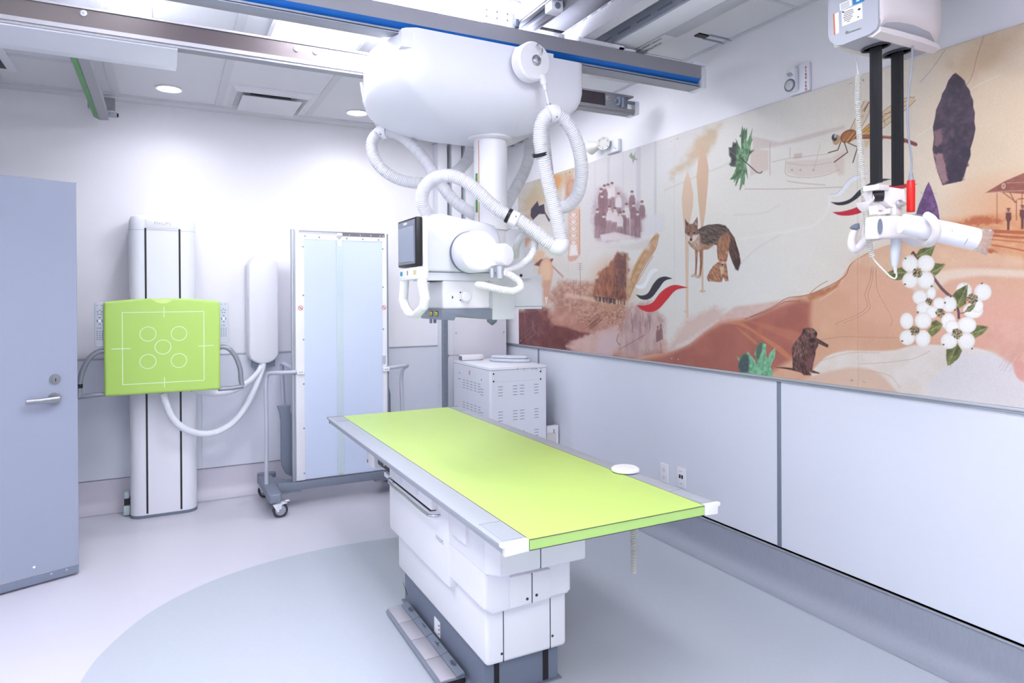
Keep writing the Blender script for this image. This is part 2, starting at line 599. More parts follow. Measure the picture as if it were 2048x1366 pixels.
# ================================================================ overhead beams and rails
X0 = XL + .01
t = thing('crane_beam', 'long grey overhead beam with a bright blue stripe along its side', 'beam', (.5, 2.8, 2.63))
m = MB()
m.prism([(X0, y, z) for y, z in ((2.745, 2.665), (2.745, 2.735), (2.84, 2.735), (2.84, 2.62), (2.775, 2.62), (2.775, 2.640), (2.765, 2.665))], (2.565 - X0, 0, 0))
m.box(X0, 2.56, 2.748, 2.80, 2.618, 2.622, mi=1)
m.box(X0, 2.56, 2.752, 2.775, 2.628, 2.636, mi=1)
build(m, 'beam_profile', [BEAMG, GREYP], t)
m = MB(); m.prism([(X0, y, z) for y, z in ((2.745, 2.6645), (2.744, 2.6645), (2.7715, 2.640), (2.776, 2.640))], (2.56 - X0, 0, 0))
build(m, 'stripe', BLUEST, t, label='bright blue stripe')
m = MB()
m.box(2.565, 2.60, 2.74, 2.85, 2.615, 2.725, b=.006)
m.box(2.50, 2.60, 2.735, 2.76, 2.735, 2.75, b=.002)
build(m, 'end_cap', WHITE2, t, label='white end cap')
m = MB()
for x in (1.35, 1.62):
    m.cyl((x + .09, 2.79, 2.735), (x + .09, 2.79, 2.765), .02, seg=16)
m.box(1.78, 2.05, 2.735, 2.83, 2.735, 2.752); m.box(2.02, 2.12, 2.735, 2.80, 2.735, 2.743)
build(m, 'rail_clamp', WHITE2, t)

t = thing('crane_beam', 'long brown anodised overhead beam with bolts, ending beside the white crane cover', 'beam', (.5, 3.34, 2.63))
m = MB()
m.box(X0, 2.50, 3.318, 3.39, 2.634, 2.712)
m.box(X0, 2.55, 3.30, 3.40, 2.616, 2.634, mi=1)
m.box(X0, 2.55, 3.306, 3.32, 2.604, 2.618, mi=1)
m.box(X0, 2.55, 3.312, 3.40, 2.712, 2.722, mi=1)
m.box(2.34, 2.50, 3.309, 3.318, 2.636, 2.71, mi=1)
build(m, 'beam_profile', [BROWN, BEAMG], t)
m = MB(); m.box(X0, 2.335, 3.312, 3.318, 2.638, 2.706)
build(m, 'side_plate', BROWN, t)
for px, py in ((167, 27), (593, 98), (631, 104), (1215, 196)):
    c = at(px, py, Y=3.312)
    m = MB(); m.lathe([(.013, 0), (.013, .004), (.008, .007)], c, (0, -1, 0), seg=14); m.disc(c + V3((0, -.0065, 0)), (0, -1, 0), .005, .001, mi=1, seg=10)
    build(m, 'bolt', [ALU, INK], t)
m = MB()
m.box(2.42, 2.48, 3.28, 3.31, 2.645, 2.70, b=.003)
m.cyl((2.40, 3.295, 2.672), (2.54, 3.295, 2.672), .010, seg=12)
m.box(2.44, 2.46, 3.268, 3.29, 2.632, 2.69, b=.002)
build(m, 'end_stop', DGREY, t)
m = MB(); m.box(2.55, 2.585, 3.30, 3.40, 2.61, 2.69, b=.005)
build(m, 'end_cap', WHITE2, t, label='white end cap')

# silver trolley tray hung behind the brown beam
m = MB()
m.prism([(X0, y, z) for y, z in ((3.312, 2.6035), (3.316, 2.598), (3.58, 2.603), (3.595, 2.605), (3.86, 2.668), (3.865, 2.69), (3.41, 2.70), (3.41, 2.6036))], (.055 - X0, 0, 0), b=.0)
solo(m, 'ceiling_tray', mat('satin_silver', (222, 224, 234), .35, .2, vary=.01), 'wide satin silver tray hanging under the ceiling behind the brown beam at upper left', 'ceiling tray')

# short grey rail with a green stripe
t = thing('ceiling_rail', 'short grey ceiling rail with a green stripe running to the back wall at upper left', 'ceiling rail', (-.375, 4.6, 2.70))
m = MB()
m.prism([(x, 3.95, z) for x, z in ((-.425, 2.735), (-.425, 2.80), (-.345, 2.80), (-.335, 2.72), (-.385, 2.715))], (0, 1.385, 0))
build(m, 'rail_profile', BEAMG, t)
m = MB(); m.prism([(x, 3.95, z) for x, z in ((-.421, 2.7325), (-.4205, 2.7315), (-.3895, 2.7145), (-.39, 2.7165))], (0, 1.383, 0))
build(m, 'stripe', GREENST, t, label='green stripe')
m = MB()
m.box(-.335, -.285, 5.28, 5.315, 2.735, 2.765, b=.003); m.cyl((-.295, 5.297, 2.75), (-.275, 5.297, 2.75), .013, seg=14, mi=1)
m.box(-.46, -.30, 5.36, 5.40, 2.80, 2.88, mi=2)
build(m, 'end_bracket', [GREYP, BLACK, BEAMG], t)

# tracks along the room on the right
def track(name, x0, x1, y0, y1, z0, z1, mats_, label, cat, deco=None):
    m = MB(); m.box(x0, x1, y0, y1, z0, z1)
    if deco:
        deco(m)
    return solo(m, name, mats_, label, cat)
def d1(m):
    m.box(1.495, 1.515, YF + .05, 3.0, 2.79, 2.80, mi=1)
    m.box(1.53, 1.545, YF + .05, 3.0, 2.792, 2.80, mi=2)
    m.box(1.572, 1.59, YF + .05, 3.0, 2.775, 2.83, mi=1)
track('crane_track', 1.49, 1.575, YF + .05, 3.02, 2.80, 2.86, [ALU, BEAMG, DGREY], 'shiny aluminium ceiling track crossing above the blue striped beam beside the big light', 'ceiling track', d1)
t = thing('track_bracket', 'white perforated steel plate bracket beside the big ceiling light', 'bracket', (1.47, 2.86, 2.75))
m = MB(); m.box(1.33, 1.488, 2.855, 2.862, 2.755, 2.86, b=.002)
for x in (1.345, 1.40, 1.455):
    for z in (2.775, 2.815, 2.845):
        m.disc((x, 2.855, z), (0, -1, 0), .004, .001, mi=1, seg=10)
build(m, 'plate', [WHITE2, INK], t)
m = MB()
m.box(1.45, 1.487, 2.80, 2.86, 2.75, 2.798, b=.004); m.cyl((1.466, 2.82, 2.765), (1.466, 2.82, 2.83), .010, seg=12); m.cyl((1.47, 2.79, 2.76), (1.47, 2.79, 2.797), .012, seg=12, mi=1)
m.box(1.455, 1.487, 2.79, 2.81, 2.775, 2.79, b=.002, mi=1)
build(m, 'clamp', [ALU, DGREY], t)
t = thing('track_clamp', 'small white clamp block on the ceiling above the aluminium track', 'bracket', (1.55, 2.55, 2.80))
m = MB(); m.box(1.50, 1.56, 2.52, 2.58, 2.75, 2.799, b=.005); m.cyl((1.53, 2.52, 2.77), (1.53, 2.515, 2.77), .014, seg=14, mi=1)
build(m, 'block', [WHITE2, DGREY], t)
DCEIL = mat('shaded_ceiling_panel', (176, 176, 184), .7)  # weak indirect light on this ceiling is put into the grey
m = MB(); m.box(1.62, 2.36, YF, 3.28, ZC - .03, ZC - .005)
for yy in (1.1, 1.75, 2.4, 3.0):
    m.box(1.62, 2.36, yy - .012, yy + .012, ZC - .034, ZC - .028, mi=1)
struct('trim_7', m, [DCEIL, GAP])
m = MB(); m.box(1.81, 1.875, YF + .05, 3.05, 2.758, 2.845)
m.box(1.875, 1.92, YF + .05, 3.05, 2.82, 2.845)
rr = random.Random(3)
for i in range(60):
    y = YF + .3 + i * .085
    m.box(1.8745, 1.877, y, y + .05 + .02 * rr.random(), 2.757 + .004 * rr.random(), 2.764 + .004 * rr.random(), mi=1); m.box(1.808, 1.8105, y + .02, y + .05 + .03 * rr.random(), 2.835, 2.842, mi=1)
solo(m, 'ceiling_plank', [mat('plaster_plank', (204, 204, 210), .8, vary=.06, scale=60), GREYP], 'rough white plaster plank under the ceiling, nearest the aluminium track', 'ceiling beam')
m = MB(); m.box(1.985, 2.0, YF + .05, 3.02, 2.762, 2.84, mi=0)
for i in range(34):
    y = YF + .3 + i * .15
    m.box(1.983, 1.9855, y, y + .10, 2.785, 2.793, mi=1)
solo(m, 'slotted_channel', [GREYP, DGREY], 'grey slotted steel channel on the ceiling between the plaster plank and the white plank', 'ceiling channel')
m = MB(); m.box(2.001, 2.139, YF + .05, 3.05, 2.762, 2.86, b=.002)
solo(m, 'ceiling_plank', WHITE2, 'smooth white plank under the ceiling beside the hoist rail', 'ceiling beam')
t = thing('hoist_rail', 'grey ceiling hoist rail printed with a maximum weight notice', 'ceiling rail', (2.335, .5, 2.81))
m = MB(); m.prism([(x, YF + .05, z) for x, z in ((2.141, 2.86), (2.141, 2.772), (2.15, 2.762), (2.225, 2.762), (2.245, 2.772), (2.252, 2.79), (2.255, 2.86))], (0, 3.02 + 2.15, 0))
m.box(2.255, 2.272, YF + .05, 3.02, 2.79, 2.86, mi=1)
build(m, 'rail_profile', [ALUP, GAP], t)
c1, c2 = at(1297, 88, Z=2.774), at(1300, 99, Z=2.774)
q0, q1 = at(1274, 98, Z=2.774), at(1321, 74, Z=2.774)
m = MB(); m.box(2.15, 2.226, 2.55, 2.82, 2.7612, 2.7622)
build(m, 'notice', mat('notice_film', (206, 206, 212), .5), t, label='pale printed weight notice')
lettering('MAX. WEIGHT CAPACITY', .0175, V3((2.168, 2.69, 2.7610)), (0, -1, 0), (-1, 0, 0), DINK, t, depth=.0006)
lettering('454 Kg (1000 lbs)', .0175, V3((2.203, 2.70, 2.7610)), (0, -1, 0), (-1, 0, 0), DINK, t, depth=.0006)

# ================================================================ the ceiling mounted x-ray tube
crane = thing('x_ray_crane', 'white ceiling mounted x-ray tube with telescopic column, looping hoses and a side screen', 'x-ray machine', (1.44, 3.02, 2.62))
CX, CY = 1.44, 3.02
def srect(x0, x1, y0, y1, z, n=56, p=5.0):
    cx, cy, a, b = (x0 + x1) / 2, (y0 + y1) / 2, (x1 - x0) / 2, (y1 - y0) / 2
    o = []
    for k in range(n):
        t = 2 * math.pi * k / n
        c, s = math.cos(t), math.sin(t)
        o.append(V3((cx + a * math.copysign(abs(c) ** (2 / p), c), cy + b * math.copysign(abs(s) ** (2 / p), s), z)))
    return o
CO = smooth_path([(x, y, 0) for x, y in ((.925, 2.698), (1.1, 2.695), (1.5, 2.695), (1.70, 2.697), (1.768, 2.702), (1.79, 2.73), (1.80, 2.90), (1.805, 3.2), (1.80, 3.40), (1.75, 3.46), (1.3, 3.475), (1.0, 3.46), (.92, 3.40), (.875, 3.28), (.835, 3.1), (.835, 2.92), (.865, 2.80), (.893, 2.722))], .02, closed=True)
def cring(k, z, kx=None):
    return [V3((1.40 + (p.x - 1.40) * k, 3.05 + (p.y - 3.05) * k, z)) for p in CO]
m = MB()
m.loft([cring(1.0, 2.612), cring(1.0, 2.47), cring(.985, 2.435), cring(.955, 2.408), cring(.90, 2.382), cring(.82, 2.356), cring(.72, 2.332), cring(.60, 2.311), cring(.47, 2.294), cring(.36, 2.286), cring(.30, 2.285)])
m.box(.865, 1.77, 2.86, 3.285, 2.60, 2.645, b=.015)
fa = [at(803, 57, Y=2.697), at(812, 55, Y=2.697), at(834, 55, Y=2.697), at(1107, 108, Y=2.697), at(1107, 135, Y=2.697), at(803, 92, Y=2.697)]
m.prism(fa, (0, .04, 0))
build(m, 'cover', WHITE2, crane, label='big smooth white ceiling cover', sharp=50)
m = MB()
m.lathe([(.112, 2.292), (.112, 2.278), (.095, 2.272), (.084, 2.272)], (CX, CY, 0), cap=False, seg=56)
m.cyl((CX, CY, 2.28), (CX, CY, 1.83), .083, seg=56)
m.cyl((CX, CY, 1.83), (CX, CY, 1.70), .074, seg=56)
build(m, 'column', WHITE, crane, label='white telescopic column')
def on_col(px, z):
    r = ray(px, 400); a, b = r[0], r[1]
    # nearest hit with the column circle
    A = a * a + b * b; B = -2 * (a * CX + b * CY); Cc = CX * CX + CY * CY - .0832 ** 2
    d = (-B - math.sqrt(max(0, B * B - 4 * A * Cc))) / (2 * A)
    return V3((a * d, b * d, z))
m = MB()
a0 = on_col(958, 0); n0 = V3((a0.x - CX, a0.y - CY, 0)).normalized(); s0 = V3((-n0.y, n0.x, 0))
m.obox(a0 + V3((0, 0, 2.05)), s0 * .002, n0 * .0012, (0, 0, .215))
build(m, 'scale_tape', mat('orange_tape', (206, 150, 100), .5), crane, label='thin orange scale line')
m = MB()
a1 = on_col(953.5, 0); n1 = V3((a1.x - CX, a1.y - CY, 0)).normalized(); s1 = V3((-n1.y, n1.x, 0))
m.obox(a1 + V3((0, 0, 2.01)), s1 * .0075, n1 * .0015, (0, 0, .095))
build(m, 'green_sticker', mat('green_sticker', (78, 148, 62), .5), crane, label='green strip sticker')
lettering('PHILIPS', .016, a1 + n1 * .002 + V3((0, 0, 2.0)), (0, 0, 1), -s1 if s1.dot(V3((1, 0, 0))) > 0 else s1, PAPER, crane)

# cable balancer reel on the front of the cover
reel = V3(at(1061, 125, Y=2.64))
m = MB()
ax = V3((.10, -1, -.04)).normalized()
m.lathe([(.05, -.035), (.076, -.035), (.084, -.027), (.085, .026), (.078, .036), (.02, .039)], reel, ax, seg=56)
m.prism([at(1030, 112, Y=2.665), at(1033, 93, Y=2.665), at(1074, 89, Y=2.665), at(1086, 97, Y=2.665), at(1092, 112, Y=2.665), at(1040, 125, Y=2.665)], (0, .03, 0), b=.003)
rl = build(m, 'balancer_reel', WHITE, crane, label='round white cable balancer reel')
m = MB()
hub = reel + ax * .036 + V3((.004, 0, 0))
m.lathe([(.024, 0), (.024, .006), (.016, .008), (.016, .012), (.01, .018), (.010, .026)], hub, ax, seg=24)
m.tube(smooth_path([hub + V3((.005, -.02, .0)), hub + V3((.018, -.025, .03)), hub + V3((.022, -.015, .055)), hub + V3((.008, -.012, .070)), hub + V3((-.004, -.012, .062)), hub + V3((.008, -.018, .045))], .006), .0032, seg=8)
build(m, 'hub', STEEL, rl, label='metal hub with a wire clip')
m = MB()
r1, r2 = at(1083, 150, Y=2.62), at(1089, 168, Y=2.62)
m.tube([r1, r2], [.020, .016], seg=18)
m.tube([r2, at(1091, 181, Y=2.62)], [.011, .009], seg=14)
m.tube(smooth_path([at(1091, 181, Y=2.62), at(1094, 195, Y=2.62), at(1097, 208, Y=2.62)], .01), .005, seg=8)
m.tube(smooth_path([at(1097, 207, Y=2.62), at(1099, 213, Y=2.62), at(1097, 219, Y=2.62)], .006), .009, seg=10, mi=1)
build(m, 'cable_hook', [WHITE, STEEL], rl)

HR = .031
# hose with a black ring from the head, over the reel hook, into the cover
pB = [(862, 440, 3.20), (850, 420, 3.17), (844, 400, 3.14), (849, 376, 3.11), (867, 358, 3.09), (897, 351, 3.06), (928, 361, 3.05), (956, 383, 3.05), (989, 414, 3.06), (1014, 430, 3.07), (1040, 442, 3.07), (1069, 462, 3.07), (1097, 485, 3.07), (1113, 494, 3.07)]
m = MB(); m.hose([at(a, b, d=d) for a, b, d in pB], HR)
build(m, 'hose', HOSE, crane)
pB2 = [(1124, 486, 3.07), (1119, 456, 3.06), (1111, 422, 3.04), (1097, 367, 3.01), (1086, 318, 2.98), (1080, 281, 2.96), (1082, 252, 2.95), (1090, 234, 2.95), (1103, 227, 2.96), (1118, 231, 2.97), (1138, 252, 2.99), (1154, 285, 3.02), (1162, 322, 3.06), (1162, 360, 3.11), (1153, 392, 3.16), (1137, 411, 3.2), (1120, 414, 3.23), (1106, 400, 3.25), (1098, 370, 3.27), (1093, 330, 3.29), (1089, 292, 3.30), (1086, 262, 3.31)]
m = MB(); m.hose([at(a, b, d=d) for a, b, d in pB2], HR)
build(m, 'hose', HOSE, crane)
m = MB()
m.tube(smooth_path([at(a, b, d=d) for a, b, d in ((1105, 490, 3.07), (1116, 497, 3.07), (1123, 492, 3.07), (1124, 480, 3.07))], .01), .034, seg=20)
build(m, 'hose_elbow', HOSE, crane)
m = MB()
m.tube([at(1079.5, 305, d=2.97), at(1081, 311.5, d=2.975)], .0345, seg=24)
build(m, 'hose_band', BLACK, crane, label='black band around the hose')
m = MB()
m.tube([at(1014, 430, d=3.07), at(1020, 433, d=3.07)], .0345, seg=24)
build(m, 'hose_band', BLACK, crane, label='black band around the hose')
m = MB()
m.tube([at(1021, 434, d=3.07), at(1035, 441, d=3.07)], .037, seg=24)
m.disc(at(1032, 433, d=3.035), V3((-.45, -.89, 0)), .004, .004, mi=1, seg=10)
build(m, 'hose_clamp', [WHITE, INK], crane)
m = MB()
m.tube(smooth_path([at(1097, 229, d=2.95), at(1104, 226.5, d=2.955), at(1112, 228, d=2.965)], .008), .0375, seg=24)
m.disc(at(1114, 234, d=2.925), (-.45, -.89, 0), .004, .004, mi=1, seg=10)
build(m, 'hose_clamp', [WHITE, INK], crane)
pA = [(950, 284, 3.56), (942, 308, 3.56), (925, 332, 3.55), (903, 349, 3.54), (875, 361, 3.53), (845, 366, 3.52), (805, 361, 3.51), (770, 343, 3.50), (748, 314, 3.50), (744, 286, 3.50), (754, 269, 3.50), (770, 263, 3.49), (795, 268, 3.47), (818, 283, 3.45), (848, 317, 3.43), (880, 366, 3.41), (910, 402, 3.39), (940, 424, 3.37), (965, 434, 3.33)]
m = MB(); m.hose([at(a, b, d=d) for a, b, d in pA], HR)
build(m, 'hose', HOSE, crane)
m = MB()
m.tube(smooth_path([at(757, 270, d=3.49), at(764, 264, d=3.49), at(775, 263, d=3.48)], .008), .037, seg=24)
m.disc(at(761, 269, d=3.452), (-.45, -.89, 0), .004, .004, mi=1, seg=10)
build(m, 'hose_clamp', [WHITE, INK], crane)
m = MB()
m.tube(smooth_path([at(722, 165, d=3.46), at(725, 185, d=3.46), at(728, 200, d=3.46)], .01), .007, seg=8)
m.tube([at(729, 200, d=3.46), at(734, 213, d=3.46)], .014, seg=14)
m.tube(smooth_path([at(735, 213, d=3.47), at(745, 235, d=3.48), at(755, 254, d=3.49)], .01), .005, seg=8)
build(m, 'hanger_cord', WHITE, crane)
pD = [(1066, 262, 3.46), (1060, 288, 3.50), (1057, 317, 3.52), (1047, 346, 3.54), (1031, 377, 3.54), (1016, 404, 3.52), (1004, 425, 3.48)]
m = MB(); m.hose([at(a, b, d=d) for a, b, d in pD], HR)
build(m, 'hose', HOSE, crane)
pE = [(1032, 512, 3.32), (1033, 492, 3.24), (1043, 474, 3.18), (1057, 468, 3.15), (1068, 476, 3.13), (1069, 494, 3.12), (1060, 514, 3.11), (1042, 530, 3.09), (1022, 538, 3.06), (1005, 541, 3.0)]
m = MB(); m.hose([at(a, b, d=d) for a, b, d in pE], .0165, pitch=.007, depth=.002)
build(m, 'small_hose', HOSE, crane)
pF = [(1006, 545, 3.0), (1024, 552, 3.0), (1038, 563, 2.99), (1041, 575, 2.97), (1028, 582, 2.95), (1006, 580, 2.93), (983, 575, 2.92), (966, 571, 2.93), (956, 570, 2.98)]
m = MB(); m.hose([at(a, b, d=d) for a, b, d in pF], .0165, pitch=.007, depth=.002)
build(m, 'small_hose', HOSE, crane)

# tube housing
m = MB()
body = [(1.02, 1.615), (1.02, 1.80), (1.035, 1.825), (1.075, 1.872), (1.105, 1.878), (1.20, 1.862), (1.33, 1.845), (1.37, 1.835), (1.395, 1.80), (1.405, 1.74), (1.405, 1.615)]
m.prism([(x, 2.83, z) for x, z in body], (0, .19, 0), b=.014, seg=3)
m.box(1.15, 1.39, 3.0, 3.25, 1.62, 1.83, b=.02)
m.prism([(x, 2.845, z) for x, z in ((1.035, 1.575), (1.025, 1.612), (1.40, 1.612), (1.395, 1.575))], (0, .18, 0), b=.006)
m.box(1.02, 1.40, 2.829, 2.832, 1.6105, 1.6125, mi=1)
build(m, 'head_housing', [WHITE2, GREYP], crane, label='white tube head housing')
TX, TZ = 1.238, 1.703
m = MB()
m.lathe([(.0965, .012), (.0965, -.002), (.0945, -.004)], (TX, 2.825, TZ), (0, -1, 0), seg=64, mi=1)
m.lathe([(.094, 0), (.094, .10), (.091, .122), (.082, .130), (.03, .133)], (TX, 2.83, TZ), (0, -1, 0), seg=64)
build(m, 'tube_end', [WHITE2, DGREY], crane, label='round white end of the x-ray tube')
m = MB()
s = at(1006, 510, d=3.0)
m.lathe([(.052, -.06), (.052, .01), (.045, .024), (.02, .03)], s, (.35, -.93, 0), seg=40)
m.box(s.x - .05, s.x - .005, s.y - .0, s.y + .05, s.z - .05, s.z + .05, b=.01)
m.cyl(s + V3((-.015, 0, -.05)), s + V3((-.015, 0, -.105)), .018, seg=20, mi=1)
m.cyl(s + V3((-.045, .02, -.06)), s + V3((-.045, .02, -.10)), .012, seg=16, mi=1)
build(m, 'cable_socket', [WHITE, ALU], crane)
# collimator
m = MB()
m.box(1.115, 1.355, 2.85, 3.11, 1.444, 1.577, b=.012, seg=3)
m.box(1.06, 1.355, 2.86, 3.03, 1.573, 1.58, mi=1)
m.cyl((1.225, 2.851, 1.502), (1.225, 2.842, 1.502), .026, seg=30)
m.cyl((1.163, 2.851, 1.5), (1.163, 2.848, 1.5), .003, seg=10, mi=1)
m.box(1.161, 1.164, 2.848, 2.851, 1.493, 1.506, mi=1)
m.disc((1.201, 2.848, 1.522), (0, -1, 0), .003, .003, mi=1, seg=8)
m.disc((1.201, 2.848, 1.486), (0, -1, 0), .003, .003, mi=1, seg=8)
build(m, 'collimator', [WHITE, GAP], crane, label='white collimator box')
m = MB(); m.lathe([(.024, 0), (.024, .012), (.018, .016)], (1.225, 2.842, 1.502), (0, -1, 0), seg=30)
build(m, 'collimator_knob', WHITE2, crane, label='round white collimator knob')
m = MB()
m.prism([(x, 2.842, z - .018) for x, z in ((1.107, 1.416), (1.107, 1.464), (1.362, 1.464), (1.362, 1.412), (1.30, 1.418), (1.19, 1.43), (1.178, 1.428), (1.170, 1.412))], (0, .28, 0), b=.006)
for x in (1.11, 1.13):
    m.cyl((x, 2.99, 1.40), (x, 2.99, 1.378), .007, seg=12, mi=1)
build(m, 'collimator_base', [MGREY, DGREY], crane, label='dark grey collimator base')
for y0 in (2.885, 2.955):
    m = MB()
    m.box(1.1045, 1.107, y0, y0 + .035, 1.412, 1.437, mi=1)
    m.box(1.1035, 1.1046, y0 + .004, y0 + .031, 1.416, 1.433)
    m.prism([(1.1034, y0 + .010, 1.419), (1.1034, y0 + .026, 1.419), (1.1034, y0 + .018, 1.431)], (-.0004, 0, 0), mi=1)
    build(m, 'warning_sticker', [YELLOW, DINK], crane, label='small yellow warning sticker')
# side screen with its handle
scr = build(MB().box(1.003, 1.026, 2.728, 2.985, 1.60, 1.872, b=.008), 'screen_bracket', WHITE, crane, label='white screen bracket')
m = MB()
m.box(.972, 1.003, 2.735, 2.985, 1.658, 1.868, b=.006, mi=0)
m.box(.9705, .9725, 2.745, 2.975, 1.668, 1.858, mi=1)
mon = build(m, 'screen', [BLACK, mat('screen_bezel', (112, 117, 132), .35)], scr, label='dark framed touch screen')
m = MB(); m.box(.9695, .971, 2.757, 2.965, 1.68, 1.832)
build(m, 'screen_glass', mat('screen_glass', (126, 136, 154), .15), scr, label='pale grey screen')
lettering('PHILIPS', .016, (.9695, 2.87, 1.846), (0, -1, 0), (0, 0, 1), PAPER, scr)
for ya_, yb_, za_, zb_, mt in ((2.757, 2.77, 1.62, 1.64, 'beige_sticker'), (2.776, 2.79, 1.62, 1.64, 'beige_sticker'), (2.868, 2.876, 1.62, 1.64, 'grey_ink'), (2.945, 2.972, 1.62, 1.638, 'teal_sticker')):
    m = MB(); m.box(.978, .9805, ya_, yb_, za_, zb_)
    build(m, 'sticker', MATS.get(mt) or mat(mt, {'beige_sticker': (214, 200, 150), 'teal_sticker': (60, 140, 170)}[mt], .5), scr)
m = MB()
oz = [(3.00, 1.62), (3.035, 1.51), (3.0, 1.47), (2.925, 1.43), (2.82, 1.43), (2.715, 1.47), (2.69, 1.515), (2.725, 1.59), (2.735, 1.64)]
iz = [(2.965, 1.61), (2.99, 1.515), (2.965, 1.49), (2.91, 1.46), (2.845, 1.46), (2.755, 1.49), (2.738, 1.52), (2.775, 1.58), (2.785, 1.61)]
rings = []
for (a, b), (c, d) in zip(oz, iz):
    mid = V3((0, (a + c) / 2, (b + d) / 2)); rv = V3((0, (a - c) / 2, (b - d) / 2))
    rings.append([V3((1.005 + .021 * math.cos(q), 0, 0)) + mid + rv * math.sin(q) for q in [2 * math.pi * k / 16 for k in range(16)]])
m.loft(rings)
m.box(.980, 1.03, 2.735, 2.995, 1.60, 1.655, b=.006)
build(m, 'handle', WHITE, scr, label='white loop handle under the screen')
scr.location = scr.location + V3((-.022, 0, -.022))
# carriage behind the head
m = MB()
m.box(1.36, 1.62, 2.98, 3.22, 1.66, 1.84, b=.02)
m.box(1.505, 1.635, 3.14, 3.34, 1.382, 1.66, b=.004)
build(m, 'carriage', WHITE2, crane)
m = MB(); m.lathe([(.028, 0), (.026, -.012), (.004, -.030)], (1.52, 3.18, 1.382), seg=24)
build(m, 'knob', DGREY, crane, label='dark cone knob')
m = MB()
m.box(1.695, 1.885, 3.29, 3.50, 1.432, 1.625, b=.003)
m.box(1.695, 1.885, 3.287, 3.29, 1.445, 1.447, mi=1)
build(m, 'junction_box', [WHITE2, INK], crane)
m = MB()
m.prism([(x, 3.25, z) for x, z in ((1.62, 1.60), (1.62, 1.755), (1.77, 1.775), (1.80, 1.76), (1.815, 1.73), (1.80, 1.60))], (0, .05, 0), b=.006)
for z in (1.63, 1.735):
    c = at(1042, 515 if z > 1.7 else 551, Y=3.249)
    m.disc(c, (0, -1, 0), .008, .003, mi=1, seg=14)
build(m, 'mounting_plate', [WHITE2, BLACK], crane)
m = MB(); m.box(1.672, 1.705, 3.31, 3.335, 1.66, 1.90); m.box(1.672, 1.705, 3.308, 3.337, 1.90, 1.904, mi=1)
build(m, 'guide_bar', [WHITE2, GAP], crane)
# ================================================================ x-ray table
tb = thing('x_ray_table', 'x-ray table with a long lime green top on a stepped white base', 'x-ray table', (1.2, 2.75, 0))
TZ0 = .745
m = MB()
m.box(1.003, 1.72, 1.836, 4.31, .709, TZ0 - .0012, mi=1)
m.box(1.003, 1.72, 1.836, 4.31, TZ0 - .0012, TZ0, mi=0)
m.box(1.003, 1.72, 1.8345, 1.8362, TZ0 - .0024, TZ0 - .0008, mi=2)
m.box(1.003, 1.72, 1.8345, 1.8362, .709, .7108, mi=2)
for x in (1.0005, 1.7205):
    m.box(x, x + .002, 1.84, 4.31, TZ0 - .003, TZ0 + .0002, mi=2)
build(m, 'table_top', [LIME, LIMEE, DINK], tb, label='lime green tabletop')
def rail(sgn, xi, xo, nm):
    m = MB()
    s = 1 if xo > xi else -1
    pr = [(xi, .709), (xi, TZ0), (xo - s * .006, TZ0), (xo, TZ0 - .003), (xo, TZ0 - .012), (xo - s * .010, TZ0 - .014), (xo - s * .012, .709)]
    m.prism([(x, 1.85, z) for x, z in pr], (0, 2.46, 0))
    for y0, y1 in ((1.86, 2.03), (4.13, 4.30)):
        m.box(min(xi + s * .008, xo - s * .016), max(xi + s * .008, xo - s * .016), y0, y1, TZ0 - .001, TZ0 + .0008, mi=1)
        yy = y1 if y0 < 3 else y0
        m.box(min(xi + s * .006, xo - s * .014), max(xi + s * .006, xo - s * .014), yy - .001, yy + .0015, TZ0 - .001, TZ0 + .001, mi=2)
    r = build(m, 'side_rail', [ALUP, mat('rail_inlay', (164, 170, 180), .5), INK], tb, label=nm)
    m = MB()
    pr2 = [(xi, .7085), (xi, TZ0 + .001), (xo, TZ0 + .001), (xo + s * .001, TZ0 - .004), (xo + s * .001, TZ0 - .011), (xo - s * .010, TZ0 - .0135), (xo - s * .011, .705)]
    m.prism([(x, 1.834, z) for x, z in pr2], (0, .018, 0), b=.0015)
    build(m, 'end_cap', WHITE, r, label='white rail end cap')
    m = MB(); m.prism([(x, 4.308, z) for x, z in pr2], (0, .014, 0), b=.001)
    build(m, 'end_cap', DGREY, r)
rail(-1, 1.0, .905, 'left aluminium side rail')
rail(1, 1.7225, 1.795, 'right aluminium side rail')
m = MB()
m.box(1.045, 1.362, 2.27, 3.20, 0, .165)
m.box(1.085, 1.105, 2.266, 2.272, 0.01, .16, mi=1); m.box(1.295, 1.318, 2.266, 2.272, 0.01, .16, mi=1)
m.box(1.03, 1.375, 2.258, 3.212, 0, .006)
c0, c1 = at(869, 1229, X=1.044), at(880, 1258, X=1.044)
m.box(1.0425, 1.0455, min(c0.y, c1.y), max(c0.y, c1.y), .028, .095, mi=2)
for k in range(3):
    m.box(1.0415, 1.043, c1.y + .004, c1.y + .013, .04 + k * .018, .046 + k * .018, mi=3)
for a, b in (((810, 1175), (815, 1190)), ((806, 1165), (812, 1182))):
    m.tube([at(*a, X=1.043), at(*b, X=1.043)], .0012, seg=5, mi=3)
build(m, 'plinth', [DGREY, GAP, PAPER, DINK], tb, label='dark grey plinth')
m = MB()
m.box(1.03, 1.374, 2.22, 3.265, .148, .40, b=.016, seg=3)
for x in (1.1, 1.30):
    m.box(x - .0015, x + .0015, 2.2185, 2.2215, .152, .375, mi=1)
for x, z in ((1.093, .362), (1.306, .362), (1.093, .185), (1.31, .20)):
    m.disc((x, 2.2202, z), (0, -1, 0), .005, .0015, mi=1, seg=12)
build(m, 'lower_cover', [WHITE, DINK], tb, label='lower white base cover')
m = MB()
